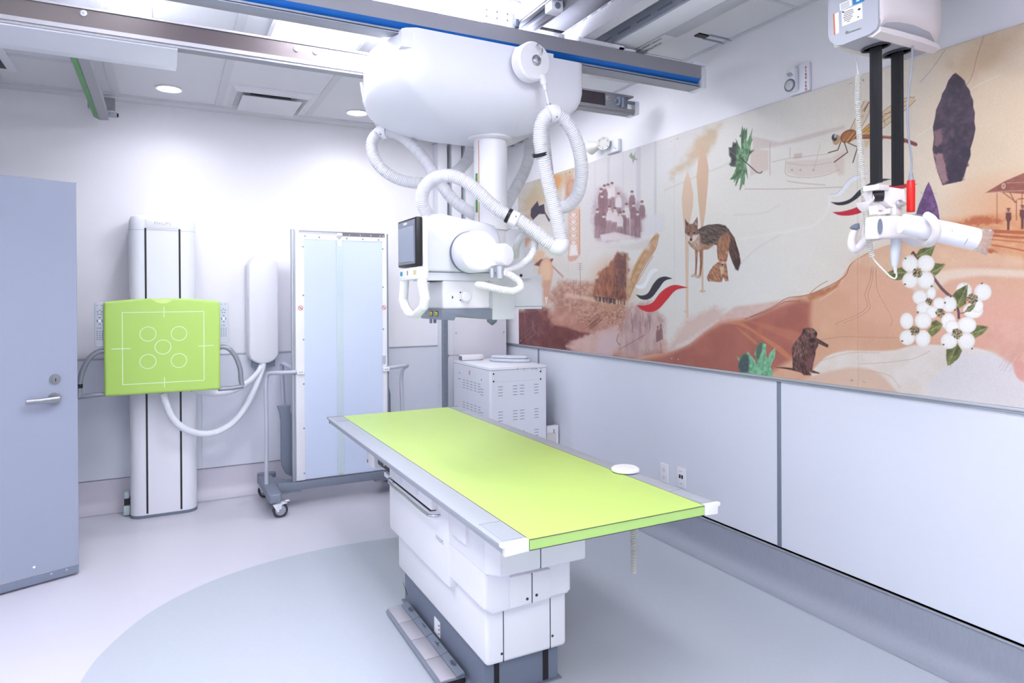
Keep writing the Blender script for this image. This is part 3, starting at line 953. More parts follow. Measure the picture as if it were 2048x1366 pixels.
m.prism([(x, 2.17, z) for x, z in ((1.035, .36), (1.003, .385), (1.003, .53), (1.365, .53), (1.365, .385), (1.35, .372))], (0, 1.125, 0), b=.014, seg=3)
m.box(1.098, 1.268, 2.155, 2.18, .376, .49, b=.008)
m.box(1.1845, 1.1875, 2.1535, 2.1565, .38, .488, mi=1)
for x, z in ((1.166, .398), (1.205, .404)):
    m.disc((x, 2.1552, z), (0, -1, 0), .0055, .0015, mi=1, seg=12)
build(m, 'middle_cover', [WHITE, DINK], tb, label='middle white base cover')
m = MB()
m.prism([(x, y, .512) for x, y in ((1.0, 3.30), (1.0, 2.16), (1.04, 2.12), (1.395, 2.12), (1.395, 3.30))], (0, 0, .19), b=.010, seg=3)
m.prism([(x, 2.5, z) for x, z in ((1.001, .34), (.998, .36), (.998, .69), (1.06, .69), (1.06, .34))], (0, .80, 0), b=.008)
m.box(1.2015, 1.2045, 2.1185, 2.1215, .515, .70, mi=1)
m.box(1.215, 1.235, 2.15, 2.171, .508, .512, mi=1)
m.box(.984, 1.10, 2.30, 2.47, .575, .70, b=.006)
build(m, 'upper_cover', [WHITE, DINK], tb, label='upper white base cover')
lettering('PHILIPS', .026, (.9975, 2.60, .50), (0, -1, 0), (0, 0, 1), mat('faint_ink', (176, 180, 192), .6), tb)
m = MB()
m.box(1.02, 1.70, 2.10, 3.32, .685, .709)
build(m, 'top_carrier', GREYP, tb)
m = MB()
m.box(.970, 1.04, 2.62, 3.17, .620, .705, b=.003)
for y in (2.80, 3.02):
    m.disc((.9703, y, .668), (-1, 0, 0), .030, .0008, mi=1, seg=32)
m.disc((.990, 2.6205, .668), (0, -1, 0), .006, .003, mi=2, seg=12); m.box(1.004, 1.007, 2.617, 2.621, .650, .686, mi=2); m.disc((1.022, 2.6205, .680), (0, -1, 0), .002, .002, mi=2, seg=8)
dt = build(m, 'detector_tray', [WHITE, mat('pale_dot', (222, 226, 236), .4), INK], tb, label='white detector tray drawer')
m = MB()
m.tube(smooth_path([(.998, 3.20, .606), (.972, 3.20, .605), (.958, 3.17, .604), (.956, 2.95, .603), (.956, 2.66, .602), (.961, 2.615, .602), (.98, 2.595, .604), (1.02, 2.59, .606)], .01), .006, seg=12)
m.box(1.0, 1.04, 2.585, 2.63, .597, .619, mi=1, b=.002); m.box(.972, 1.01, 2.64, 3.16, .610, .620, mi=1); m.box(.96, .99, 3.18, 3.21, .590, .618, b=.004)
build(m, 'tray_handle', [STEEL, GAP], dt, label='chrome rail handle under the tray')
m = MB()
m.box(1.01, 1.22, 3.31, 3.55, .605, .700, b=.003)
m.cyl((1.0, 3.40, .655), (1.0, 3.56, .655), .007, seg=12, mi=1); m.disc((1.009, 3.42, .628), (-1, 0, 0), .006, .004, mi=1, seg=10)
m.box(1.0, 1.06, 3.31, 3.40, .575, .600, mi=1, b=.003)
build(m, 'brake_unit', [BLACK, WHITE2], tb, label='black brake unit under the top')
m = MB(); m.box(.985, 1.05, 3.56, 3.68, .575, .685, b=.014, seg=3); m.disc((.986, 3.66, .60), (-1, 0, 0), .010, .003, mi=1, seg=14)
build(m, 'brake_cover', [WHITE, INK], tb, label='white brake cover')
# coiled cord hanging below the near edge
m = MB()
m.coil([(1.632, 2.15, .712), (1.638, 2.15, .62), (1.644, 2.15, .50), (1.645, 2.15, .40)], .0080, .0030, .0075)
m.coil([(1.669, 2.16, .712), (1.664, 2.16, .62), (1.655, 2.158, .52), (1.648, 2.156, .41)], .0080, .0030, .0075)
build(m, 'coiled_cord', CREAM, tb, label='cream coiled cord hanging under the table')

# foot switch strip beside the plinth
fs = thing('foot_switch', 'flat metal foot switch strip with four pedals on the floor beside the table base', 'foot switch', (.985, 2.75, 0))
m = MB()
m.prism([(x, 2.41, z) for x, z in ((.930, .0), (.918, .012), (.93, .022), (1.0, .022), (1.026, .028), (1.028, .0))], (0, .70, 0))
m.box(.93, 1.025, 2.405, 2.412, 0.002, .020, mi=1)
build(m, 'base_plate', [MGREY, BLACK], fs)
for k in range(4):
    y0 = 2.414 + k * .174
    m = MB(); m.box(.928, .992, y0, y0 + .170, .022, .030, b=.002)
    p = build(m, 'pedal', mat('scuffed_steel', (196, 192, 200), .42, .45, vary=.08, scale=14), fs)
    m = MB()
    m.prism([(x, y0, z) for x, z in ((.995, .026), (1.002, .0335), (1.0265, .0375), (1.028, .030))], (0, .170, 0))
    yc = y0 + .085
    def mark(xa, xb, ya, yb):
        xa, xb = 1.002 + (xa - 1.004) * .7, 1.002 + (xb - 1.004) * .7
        m.box(xa, xb, ya, yb, .034, .0358 + (xa - 1.002) * .16, mi=1)
    if k in (0, 3):
        for d_ in (-.016, .015):
            mark(1.012, 1.032, yc + d_, yc + d_ + .002)
        mark(1.012, 1.014, yc - .016, yc + .016); mark(1.030, 1.032, yc - .016, yc + .016)
        mark(1.007, 1.037, yc - .001, yc + .001); mark(1.021, 1.023, yc - .026, yc + .026)
    elif k == 2:
        mark(1.021, 1.024, yc - .020, yc + .020)
    else:
        mark(1.015, 1.018, yc - .020, yc + .020); mark(1.018, 1.034, yc - .001, yc + .0015)
    build(m, 'pedal_label', [MGREY, DINK], p)
# white disc on the far rail
m = MB()
m.lathe([(.050, 0), (.060, .004), (.060, .012), (.052, .018), (.01, .0195)], (1.756, 2.352, .7462), seg=48)
solo(m, 'round_pad', WHITE, 'flat round white disc lying on the right rail of the lime green table', 'disc')
# ================================================================ wall stand
ws = thing('wall_stand', 'tall white x-ray wall stand with a lime green detector panel and side handles', 'x-ray wall stand', (-.016, 5.36, 0))
m = MB()
def rr2(x0, x1, y0, y1, r, z, n=6):
    o = []
    for cx, cy, a0 in ((x1 - r, y0 + r, -90), (x1 - .01, y1 - .01, 0), (x0 + .01, y1 - .01, 90), (x0 + r, y0 + r, 180)):
        q = r if cy < (y0 + y1) / 2 else .01
        for k in range(n + 1):
            a = math.radians(a0 + 90 * k / n)
            o.append(V3((cx + q * math.cos(a), cy + q * math.sin(a), z)))
    return o
sec = [(0.018, 0), (1.99, 0), (2.04, .003), (2.065, .012), (2.078, .028), (2.082, .05)]
m.loft([rr2(-.223 + i, .191 - i, 5.235 + i, 5.545, .075, z) for z, i in sec])
m.loft([rr2(-.224, .192, 5.2335, 5.545, .075, z) for z in (1.972, 1.9735)], mi=1, cap=False)
build(m, 'column', [WHITE2, INK], ws, label='white column')
m = MB()
m.loft([rr2(-.226, .194, 5.231, 5.545, .077, z) for z in (0, .02)])
build(m, 'foot', DGREY, ws)
for x in (-.119, .09):
    m = MB(); m.box(x - .006, x + .006, 5.2335, 5.24, .03, 1.985)
    build(m, 'slot', BLACK, ws, label='black slot down the column')
m = MB(); m.box(-.118, .088, 5.2325, 5.236, 1.985, 2.045, b=.001)
cp = build(m, 'name_plate', WHITE, ws)
lettering('PHILIPS', .030, (-.015, 5.2320, 2.019), (1, 0, 0), (0, 0, 1), mat('faint_ink', (176, 180, 192), .6), cp, spacing=1.1)
m = MB()
m.box(-.20, .17, 5.10, 5.235, 1.0, 1.42, b=.01)
m.box(-.33, .31, 5.06, 5.12, .90, 1.46, b=.01)
build(m, 'carriage', WHITE2, ws)
# detector panel
PY = 5.0
m = MB()
pts = [(-.352, .89), (-.345, .878), (.322, .878), (.330, .89), (.330, 1.47), (.322, 1.482)]
arcp = [(.322 - .668 * k / 24, 1.482 + .022 * (1 - ((k - 12) / 12.0) ** 2)) for k in range(1, 24)]
pts += arcp + [(-.345, 1.482), (-.352, 1.47)]
m.prism([(x, PY, z) for x, z in pts], (0, .075, 0), b=.016, seg=4)
nz = [(-.085, 1.508), (-.07, 1.488), (-.045, 1.474), (-.015, 1.469), (.015, 1.474), (.04, 1.488), (.055, 1.508)]
m.prism([(x, PY - .0012, min(z, 1.5015)) for x, z in nz], (0, .004, 0), mi=2)
def pl(a, b, w=.0022):
    a, b = V3((a[0], PY, a[1])), V3((b[0], PY, b[1]))
    t = (b - a).normalized(); n = V3((-t.z, 0, t.x)) * w
    m.prism([a - n - V3((0, .0008, 0)), b - n - V3((0, .0008, 0)), b + n - V3((0, .0008, 0)), a + n - V3((0, .0008, 0))], (0, .0015, 0), mi=1)
Q = lambda x, y: (lambda p: (p.x, p.z))(at(x, y, Y=PY))
lx0, lx1, lz0, lz1 = Q(245, 700)[0], Q(408, 700)[0], Q(326, 765)[1], Q(326, 624)[1]
for a, b in (((lx0, lz0), (lx1, lz0)), ((lx1, lz0), (lx1, lz1)), ((lx1, lz1), (lx0, lz1)), ((lx0, lz1), (lx0, lz0))):
    pl(a, b)
mx, mz = (lx0 + lx1) / 2, (lz0 + lz1) / 2
for a, b in (((mx, lz1 + .034), (mx, lz1 - .034)), ((mx, lz0 + .034), (mx, lz0 - .034)), ((lx0 - .06, mz), (lx0 + .045, mz)), ((lx1 - .035, mz), (lx1 + .06, mz))):
    pl(a, b)
for px, py in ((296, 668), (358, 667), (326, 694), (296, 723), (358, 721)):
    cx_, cz_ = Q(px, py)
    n = 40
    ri, ro = .0445, .0485
    inn = [V3((cx_ + ri * math.cos(2 * math.pi * k / n), PY - .0008, cz_ + ri * math.sin(2 * math.pi * k / n))) for k in range(n)]
    out = [V3((cx_ + ro * math.cos(2 * math.pi * k / n), PY - .0008, cz_ + ro * math.sin(2 * math.pi * k / n))) for k in range(n)]
    m.loft([out, inn], mi=1, cap=False)
    m.loft([out, [p + V3((0, .0008, 0)) for p in out]], mi=1, cap=False)
build(m, 'detector_panel', [LIMEP, LINE, mat('lime_notch', (214, 240, 142), .4)], ws, label='lime green detector panel with white target lines')
# control strips
def controls(x0, x1, lab):
    m = MB()
    m.box(x0, x1, 5.03, 5.065, 1.195, 1.478, b=.006)
    cx_ = (x0 + x1) / 2
    Bt = lambda x, z, w, h: m.box(cx_ + x - w, cx_ + x + w, 5.0288, 5.031, z - h, z + h, mi=1)
    for k in range(5):
        a = 2 * math.pi * k / 5 + .3
        Bt(.012 * math.cos(a), 1.415 + .014 * math.sin(a), .004, .003)
    for a, b in ((0, 1.382), (0, 1.34), (-.013, 1.361), (.013, 1.361)):
        Bt(a, b, .006 if a == 0 else .003, .003 if a == 0 else .008)
    m.box(cx_ - .007, cx_ + .007, 5.0288, 5.031, 1.354, 1.368, mi=2)
    Bt(-.012, 1.315, .003, .003); Bt(.002, 1.315, .005, .003); Bt(-.012, 1.46, .003, .002); Bt(.010, 1.462, .004, .002)
    for i in range(3):
        for j in range(5):
            Bt(-.014 + i * .014, 1.295 - j * .013, .0035, .0028)
    build(m, 'control_strip', [mat('control_foil', (196, 202, 214), .4), INK, PAPER], ws, label=lab)
controls(-.404, -.345, 'left grey control strip with buttons')
controls(.325, .386, 'right grey control strip with buttons')
HP = lambda L, y=5.05: [at(a, b, Y=y) for a, b in L]
m = MB()
m.tube(smooth_path(HP([(214, 704), (204, 702), (193, 705), (180, 715), (170, 730), (163, 748), (159.5, 765), (158, 780), (158, 789)]), .012), .0165, seg=18)
m.tube([at(157.5, 786, Y=5.05), at(158, 795, Y=5.05)], .017, seg=16)
m.tube(HP([(156, 794), (185, 790.5), (214, 788)]), .0155, seg=18)
m.tube(HP([(159.5, 768), (159, 776)]), .0172, seg=16, mi=1)
build(m, 'handle', [PIPEG, BLACK], ws, label='left curved grey handle')
m = MB()
m.tube(smooth_path(HP([(436, 695), (448, 694), (457, 697), (468, 708), (476, 724), (481, 742), (482, 760), (485, 771)]), .012), .0165, seg=18)
m.tube(HP([(487, 772), (465, 776), (436, 778)]), .0155, seg=18)
build(m, 'handle', PIPEG, ws, label='right curved grey handle')
# cable box on the wall, hoses
cb = thing('cable_box', 'tall white pill shaped cable cover on the back wall', 'cable cover', (.667, 5.5, .99))
def pill(x0, x1, z0, z1, y, n=20):
    r = (x1 - x0) / 2; cx = (x0 + x1) / 2
    return [V3((cx + r * math.cos(math.pi * k / n), y, z1 - r + r * math.sin(math.pi * k / n))) for k in range(n + 1)] + \
           [V3((cx - r * math.cos(math.pi * k / n), y, z0 + r * .8 - r * .8 * math.sin(math.pi * k / n))) for k in range(n + 1)]
m = MB()
m.loft([pill(.555, .778, .996, 1.842, 5.545), pill(.555, .778, .996, 1.842, 5.46), pill(.558, .775, .999, 1.839, 5.445), pill(.566, .767, 1.007, 1.831, 5.434), pill(.578, .755, 1.019, 1.819, 5.430)])
build(m, 'cover', WHITE, cb, label='pill shaped white cover')
m = MB(); m.box(.585, .75, 5.46, 5.545, .975, 1.03); m.box(.548, .56, 5.52, 5.545, 1.03, 1.75, mi=1)
build(m, 'back_plate', [DGREY, WHITE2], cb)
m = MB()
m.hose([at(x, y, Y=Y) for x, y, Y in ((327, 786, 5.09), (332, 806, 5.09), (344, 834, 5.10), (366, 856, 5.12), (400, 867.5, 5.16), (434, 864, 5.2), (466, 845, 5.25), (490, 816, 5.30), (508, 782, 5.36), (520, 752, 5.42), (527, 728, 5.46))], .0235, pitch=.007, depth=.0015)
build(m, 'cable_hose', WHITE2, ws, label='long drooping white cable hose')
m = MB()
m.hose([at(x, y, Y=Y) for x, y, Y in ((385, 778, 5.14), (405, 784, 5.15), (430, 787, 5.18), (460, 783, 5.23), (488, 770, 5.3), (508, 754, 5.38), (519, 740, 5.43), (524, 728, 5.48))], .021, pitch=.007, depth=.0015)
build(m, 'cable_hose', WHITE2, ws, label='short upper white cable hose')
m = MB()
m.box(-.265, -.226, 5.33, 5.42, .01, .075, b=.004); m.box(-.262, -.226, 5.34, 5.41, .08, .12, mi=1); m.box(-.262, -.230, 5.345, 5.40, .12, .165, b=.006)
solo(m, 'floor_connector', [mat('pale_green_plastic', (178, 196, 198), .4), BLACK], 'small pale connector box low beside the left foot of the wall stand', 'connector box')

# ================================================================ rolling stand
rs = thing('rolling_stand', 'rolling patient stand with a tall pale blue panel on a grey wheeled base', 'rolling stand', (1.16, 5.05, 0))
FY = 5.0
fx0, fx1 = .828, 1.503
m = MB()
m.box(fx0, fx0 + .062, FY, FY + .035, .185, 1.99, b=.003); m.box(fx1 - .035, fx1, FY, FY + .035, .185, 1.99, b=.003)
m.box(fx0 + .06, fx1 - .03, FY, FY + .035, 1.925, 1.99)
build(m, 'frame', WHITE, rs, label='white panel frame')
m = MB()
m.box(fx0 - .024, fx0 - .001, FY + .002, FY + .05, .18, 1.995, b=.002); m.box(fx0 - .013, fx0 - .010, FY, FY + .01, .18, 1.995, mi=1)
m.box(fx1 + .001, fx1 + .012, FY + .002, FY + .05, .18, 1.985, b=.002, mi=1)
build(m, 'side_channel', [ALUP, MGREY], rs, label='grey metal side channels')
m = MB(); m.box(fx0 + .062, fx1 - .035, FY + .004, FY + .016, .19, 1.928)
build(m, 'panel_sheet', SHEET, rs, label='pale blue panel sheet')
m = MB(); m.box(1.122, 1.170, FY - .001, FY + .005, .19, 1.93); m.box(1.132, 1.16, FY - .002, FY + .004, .19, .205, mi=1)
build(m, 'centre_strip', [SHEETC, ALU], rs, label='clear grey centre strip')
m = MB()
m.box(.855, 1.13, FY - .003, FY + .002, 1.968, 1.984); m.box(1.165, 1.487, FY - .003, FY + .002, 1.957, 1.979, mi=1)
m.box(.855, 1.487, FY - .004, FY + .002, 1.981, 1.986, mi=1)
for x in (1.22, 1.30, 1.38, 1.45, 1.475):
    m.disc((x, FY - .003, 1.967), (0, -1, 0), .004, .001, mi=2, seg=10)
build(m, 'slide_rail', [ALU, mat('dark_steel', (128, 124, 130), .4, .6), PAPER], rs, label='metal slide rail along the top')
m = MB()
m.box(1.125, 1.165, FY - .012, FY, 1.955, 1.975, b=.003); m.prism([(1.122, FY - .008, 1.955), (1.168, FY - .008, 1.955), (1.145, FY - .008, 1.93)], (0, .006, 0), mi=1); m.box(1.128, 1.162, FY - .004, FY, 1.875, 1.928, b=.002)
for x, z in ((1.135, 1.89), (1.155, 1.89), (1.135, 1.915), (1.155, 1.915)):
    m.disc((x, FY - .004, z), (0, -1, 0), .003, .001, mi=1, seg=8)
build(m, 'latch', [WHITE2, ALU], rs, label='small white latch at the top centre')
scw = None
for (x, zs) in ((fx0 + .055, (.235, .56, .88, 1.20, 1.52, 1.87)), (fx1 - .031, (.30, .62, .94, 1.26, 1.58, 1.87))):
    for z in zs:
        if scw is None:
            m = MB(); m.lathe([(.0065, 0), (.0065, .002), (.004, .004)], (x, FY, z), (0, -1, 0), seg=12)
            scw = build(m, 'screw', GREYP, rs); s0_ = (x, z)
        else:
            copy_part(scw, rs, (x - s0_[0], 0, z - s0_[1]))
for x, z in ((.90, 1.948), (1.0, 1.942), (1.20, 1.94), (1.32, 1.94), (1.44, 1.938)):
    copy_part(scw, rs, (x - s0_[0], 0, z - s0_[1]))
for px, py in ((601, 616), (768, 615)):
    c = at(px, py, Y=FY)
    m = MB()
    m.disc(c, (0, -1, 0), .0175, .0008, mi=1, seg=28)
    m.disc(c + V3((0, -.0006, 0)), (0, -1, 0), .0135, .0006, mi=0, seg=28)
    m.box(c.x - .006, c.x - .001, c.y - .0016, c.y, c.z - .004, c.z + .007, mi=2); m.box(c.x + .002, c.x + .006, c.y - .0016, c.y, c.z - .009, c.z + .004, mi=2)
    m.obox(c + V3((0, -.0014, 0)), V3((.009, 0, -.009)), V3((.0012, 0, .0012)), (0, .0004, 0), mi=1)
    build(m, 'warning_sticker', [PAPER, REDINK, DINK], rs, label='round red no sign sticker')
c = at(768, 720, Y=FY)
m = MB(); m.box(c.x - .012, c.x + .014, FY - .001, FY, c.z - .033, c.z + .033)
build(m, 'label_sticker', mat('grey_label', (186, 190, 202), .5), rs)
# base
m = MB()
for xx in (.658, 1.60):
    m.prism([(xx - .048, 5.40, .105), (xx - .044, 4.81, .105), (xx - .034, 4.795, .105), (xx + .03, 4.79, .105), (xx + .04, 4.81, .105), (xx + .048, 5.40, .105)], (0, 0, .062), b=.008, seg=3)
    m.box(xx - .05, xx + .082, 5.36, 5.44, .105, .172, b=.03, seg=4, edges='z')
    m.prism([(xx + .04, 4.99, .108), (xx + .04, 5.30, .108), (xx + .20, 5.08, .108), (xx + .20, 4.99, .108)] if xx < 1 else [(xx - .04, 4.99, .108), (xx - .04, 5.30, .108), (xx - .2, 5.08, .108), (xx - .2, 4.99, .108)], (0, 0, .056))
m.box(.70, 1.56, 4.985, 5.045, .124, .178, b=.004)
build(m, 'base_frame', MGREY, rs, label='grey base frame')
cs = None
for xx, yy in ((.690, 4.83), (1.60, 4.86), (.658, 5.37), (1.60, 5.37)):
    if cs is None:
        m = MB()
        m.lathe([(.022, .092), (.022, .106)], (xx - .01, yy, 0), seg=20)
        m.prism([(xx - .02, yy + .02, z) for z in (0,)] if False else [(xx - .052, yy - .026, .095), (xx + .02, yy - .026, .10), (xx + .046, yy - .026, .095), (xx + .03, yy - .026, .092), (xx + .008, yy - .026, .085), (xx + .006, yy - .026, .045), (xx - .022, yy - .026, .040)], (0, .052, 0), b=.006)
        m.box(xx + .03, xx + .062, yy - .012, yy + .012, .10, .11, b=.004)
        cs = build(m, 'caster', WHITE2, rs, label='caster with a white fork and black wheel')
        m = MB()
        m.cyl((xx, yy - .019, .0495), (xx, yy + .019, .0495), .0495, seg=36)
        wh = build(m, 'wheel', mat('black_rubber', (52, 54, 62), .6), cs)
        m = MB()
        m.cyl((xx, yy - .021, .0495), (xx, yy + .021, .0495), .034, seg=30); m.cyl((xx, yy - .027, .0495), (xx, yy + .027, .0495), .010, seg=14)
        build(m, 'wheel_hub', GREYP, cs)
        cx0, cy0 = xx, yy
    else:
        copy_part(cs, rs, (xx - cx0, yy - cy0, 0))
# handles
PIPE = mat('grey_pipe', (190, 194, 208), .4, .2)
m = MB()
m.tube(smooth_path([(.636, 5.10, .16), (.638, 5.10, .60), (.640, 5.10, .925), (.648, 5.09, .955), (.68, 5.06, .964), (.75, 5.015, .968), (.835, FY - .008, .972)], .02), .0145, seg=16)
build(m, 'handle', PIPE, rs, label='left grey tube handle')
m = MB()
m.tube(smooth_path([(.815, 5.36, .20), (.80, 5.36, .6), (.785, 5.36, .95), (.785, 5.33, 1.0), (.80, 5.2, 1.0), (.83, 5.04, .98)], .02), .016, seg=14)
build(m, 'handle', PIPE, rs)
m = MB()
m.tube(smooth_path([(fx1 - .01, FY - .004, .962), (1.62, FY + .01, .970), (1.665, FY + .03, .972), (1.678, FY + .06, .965), (1.655, 5.10, .93), (1.65, 5.10, .6), (1.65, 5.10, .19)], .02), .0145, seg=16)
build(m, 'handle', PIPE, rs, label='right grey tube handle')
for x, z in ((.862, .968), (fx1 - .012, .955)):
    m = MB(); m.box(x - .028, x + .024, FY - .020, FY - .001, z - .016, z + .017, b=.003)
    for k in (-.009, .005):
        m.disc((x + k, FY - .020, z), (0, -1, 0), .004, .001, mi=1, seg=10)
    build(m, 'handle_clamp', [WHITE, INK], rs, label='white handle clamp')
# grey step pads at the back
m = MB()
def padring(y, s):
    P = [(.715, .715), (.732, .67), (.740, .60), (.741, .50), (.740, .33), (.748, .27), (.775, .215), (.81, .195), (.90, .19), (.90, .715)]
    return [V3((x, y, z)) for x, z in P]
m.prism(padring(5.12, 0), (0, .035, 0), b=.008, seg=3)
build(m, 'side_pad', DGREY, rs, label='dark grey pad behind the left edge')
m = MB()
m.box(.822 - .012, .822 + .03, 5.085, 5.118, .655, .72, b=.006)
build(m, 'pad_catch', WHITE, rs)
m = MB(); m.prism([(x, 5.12, z) for x, z in ((1.50, .40), (1.50, .80), (1.53, .815), (1.555, .79), (1.565, .74), (1.565, .40))], (0, .035, 0), b=.008)
build(m, 'side_pad', DGREY, rs, label='dark grey pad behind the right edge')
m = MB(); m.box(1.522, 1.54, 5.10, 5.12, .74, .79, b=.004)
build(m, 'pad_catch', WHITE, rs)

# ================================================================ generator cabinet
gc = thing('generator_cabinet', 'white steel generator cabinet with vent slots behind the table', 'cabinet', (2.4, 4.9, 0))
gx0, gx1, gy0, gy1, gz = 2.157, 2.64, 4.55, 5.27, .968
CABM = mat('white_powder_coat', (226, 229, 238), .45, vary=.01)
m = MB()
m.box(gx0, gx1, gy0, gy1, .03, gz, b=.003)
m.box(gx0 + .02, gx1 - .02, gy0 + .02, gy1 - .02, 0, .03, mi=1)
m.box(gx0 - .001, gx1 + .001, gy0 - .001, gy1 + .001, .946, .949, mi=2)
build(m, 'body', [CABM, DGREY, INK], gc, label='white cabinet body')
m = MB()
m.box(gx0 + .015, gx1 - .012, gy0 - .003, gy0, .862, .945)
for px, py in ((987, 748), (1081, 743)):
    m.disc(at(px, py, Y=gy0 - .003), (0, -1, 0), .0065, .002, mi=1, seg=12)
for px, w in ((1035, .008), (1048, .02), (1054, .006), (1065, .03), (1072, .02), (1082, .012)):
    c = at(px, 736.5 + (px % 3) * .6, Y=gy0 - .003)
    m.box(c.x - w / 2, c.x + w / 2, gy0 - .0036, gy0 - .002, c.z - .003, c.z + .001, mi=2)
    m.box(c.x - w / 3, c.x + w / 2, gy0 - .0036, gy0 - .002, c.z - .012, c.z - .010, mi=2)
build(m, 'top_panel', [CABM, BLACK, INK], gc)
m = MB()
m.box(gx0 + .015, gx1 - .012, gy0 - .003, gy0, .05, .858)
for px, py in ((987, 763), (1081, 758)):
    m.disc(at(px, py, Y=gy0 - .003), (0, -1, 0), .0065, .002, mi=1, seg=12)
for x in (2.24, 2.365, 2.425, 2.55):
    for zb in (.82, .63, .47, .28):
        for k in range(4):
            m.box(x - .019, x + .019, gy0 - .0036, gy0 - .002, zb - k * .0225, zb - k * .0225 + .004, mi=2)
build(m, 'front_panel', [CABM, BLACK, INK], gc, label='front panel with rows of vent slots')
m = MB()
m.box(gx0 - .003, gx0, gy0 + .015, gy1 - .015, .05, .94)
for j in range(5):
    y = 5.045 - j * .075
    for zb in (.825, .645, .45):
        for k in range(4):
            m.box(gx0 - .0036, gx0 - .002, y - .022, y + .022, zb - k * .021, zb - k * .021 + .004, mi=1)
for zb in (.79, .61):
    for k in range(4 if zb < .7 else 3):
        m.box(gx0 - .0036, gx0 - .002, 4.665, 4.72, zb - k * .022, zb - k * .022 + .004, mi=1)
for y, z in ((5.13, .875), (4.70, .865)):
    m.disc((gx0 - .003, y, z), (-1, 0, 0), .006, .002, mi=1, seg=10)
m.box(gx0 - .0036, gx0 - .002, 5.11, 5.16, .825, .830, mi=1)
c = at(939, 745, X=gx0 - .003)
m.box(gx0 - .0038, gx0 - .002, c.y - .012, c.y + .012, c.z - .02, c.z + .016, mi=2)
build(m, 'side_panel', [CABM, INK, mat('faded_red_mark', (220, 150, 168), .5)], gc, label='side panel with vent slots and a small red mark')
# things on the cabinet
m = MB()
c = at(930, 712, Z=1.0)
gz += .0015
m.prism([(2.19, 5.16, gz), (2.19, 5.235, gz), (2.345, 5.235, gz), (2.39, 5.225, gz), (2.40, 5.19, gz), (2.36, 5.165, gz)], (0, 0, .045), b=.012, seg=3)
m.disc((2.355, 5.164, gz + .022), (0, -1, 0), .014, .002, mi=1)
m.box(2.186, 2.191, 5.165, 5.225, gz + .004, gz + .038, mi=2)
solo(m, 'handset', [WHITE, WHITE2, INK], 'white handset lying on the back left corner of the generator cabinet', 'handset')
gz -= .0015
m = MB()
lp = [(2.40, 4.98), (2.44, 4.90), (2.55, 4.80), (2.61, 4.78), (2.635, 4.82), (2.62, 4.89), (2.53, 5.0), (2.44, 5.06), (2.40, 5.05)]
m.tube(smooth_path([(x, y, gz + .014) for x, y in lp], .015, closed=True), .014, seg=14, closed=True)
lp2 = [(2.405, 4.99), (2.45, 4.915), (2.545, 4.825), (2.60, 4.80), (2.615, 4.83), (2.60, 4.885), (2.52, 4.985), (2.44, 5.045), (2.41, 5.04)]
m.tube(smooth_path([(x, y, gz + .038) for x, y in lp2], .015, closed=True), .011, seg=12, closed=True)
solo(m, 'coiled_cable', mat('grey_cable', (196, 202, 214), .45), 'loop of pale grey cable lying on top of the generator cabinet', 'cable')
# framed board between cabinet and wall
lb = thing('framed_board', 'white framed board standing between the generator cabinet and the right wall', 'board', (2.70, 4.6, 0))
m = MB(); m.box(2.653, 2.736, 4.57, 4.60, 0, .432); m.box(2.735, 2.7565, 4.5625, 4.60, 0, .431); m.box(2.652, 2.757, 4.562, 4.60, .43, .482)
build(m, 'frame', WHITE, lb)
m = MB(); m.box(2.652, 2.734, 4.566, 4.57, 0, .43)
build(m, 'inner_panel', mat('beige_panel', (216, 212, 210), .6), lb)
m = MB(); m.box(2.712, 2.718, 4.559, 4.563, .425, .455)
build(m, 'clip', DGREY, lb)

# ================================================================ corner duct, raceways, strut post
wd = thing('wall_duct', 'boxed cable duct in the back right corner behind the generator cabinet', 'cable duct', (2.42, 5.46, 0))
m = MB(); m.box(2.195, 2.71, 5.375, YB, 0.0, 2.03, b=.003)
for x, z in ((2.225, 1.19), (2.685, 1.185)):
    m.disc((x, 5.375, z), (0, -1, 0), .006, .002, mi=1, seg=10)
build(m, 'duct_front', [mat('duct_grey', (212, 210, 220), .55, vary=.01), INK], wd)
m = MB(); m.prism([(2.12, 5.40, 0), (2.195, 5.375, 0), (2.195, YB, 0), (2.12, YB, 0)], (0, 0, 2.03))
build(m, 'duct_side', WHITE2, wd)
for i, (a, b, lab) in enumerate(((2.085, 2.172, 'white vertical cable raceway on the back wall, leftmost of the three in the corner'), (2.213, 2.303, 'white vertical cable raceway on the back wall, middle of the three in the corner'), (2.342, 2.428, 'white vertical cable raceway on the back wall, nearest the white column'))):
    m = MB(); m.box(a, b, 5.42, YB, 2.03 if i else 1.95, ZC - .08, b=.006)
    m.box(b, b + .012, 5.50, YB, 2.03, ZC - .08, mi=1)
    solo(m, 'cable_raceway', [WHITE2, GREYP], lab, 'cable raceway', 'cable raceways in the corner')
m = MB(); m.box(1.62, 2.76, 5.30, 5.34, ZC - .07, ZC - .02); m.box(1.66, 2.76, 5.16, 5.20, ZC - .07, ZC - .02); m.box(1.7, 2.76, 5.02, 5.06, ZC - .06, ZC - .02); m.box(1.63, 1.66, 4.9, 5.4, ZC - .05, ZC - .01)
struct('trim_8', m, GREYP)
sp_ = thing('strut_post', 'slim grey perforated strut post standing left of the generator cabinet', 'post', (2.075, 5.26, 0))
m = MB()
m.box(2.056, 2.062, 5.245, 5.285, 0, 1.50); m.box(2.092, 2.098, 5.245, 5.285, 0, 1.50); m.box(2.062, 2.092, 5.25, 5.255, 0, 1.50, mi=1)
for k in range(28):
    m.box(2.070, 2.084, 5.248, 5.2505, .05 + k * .052, .078 + k * .052, mi=2)
m.box(2.01, 2.14, 5.21, 5.32, 0, .008)
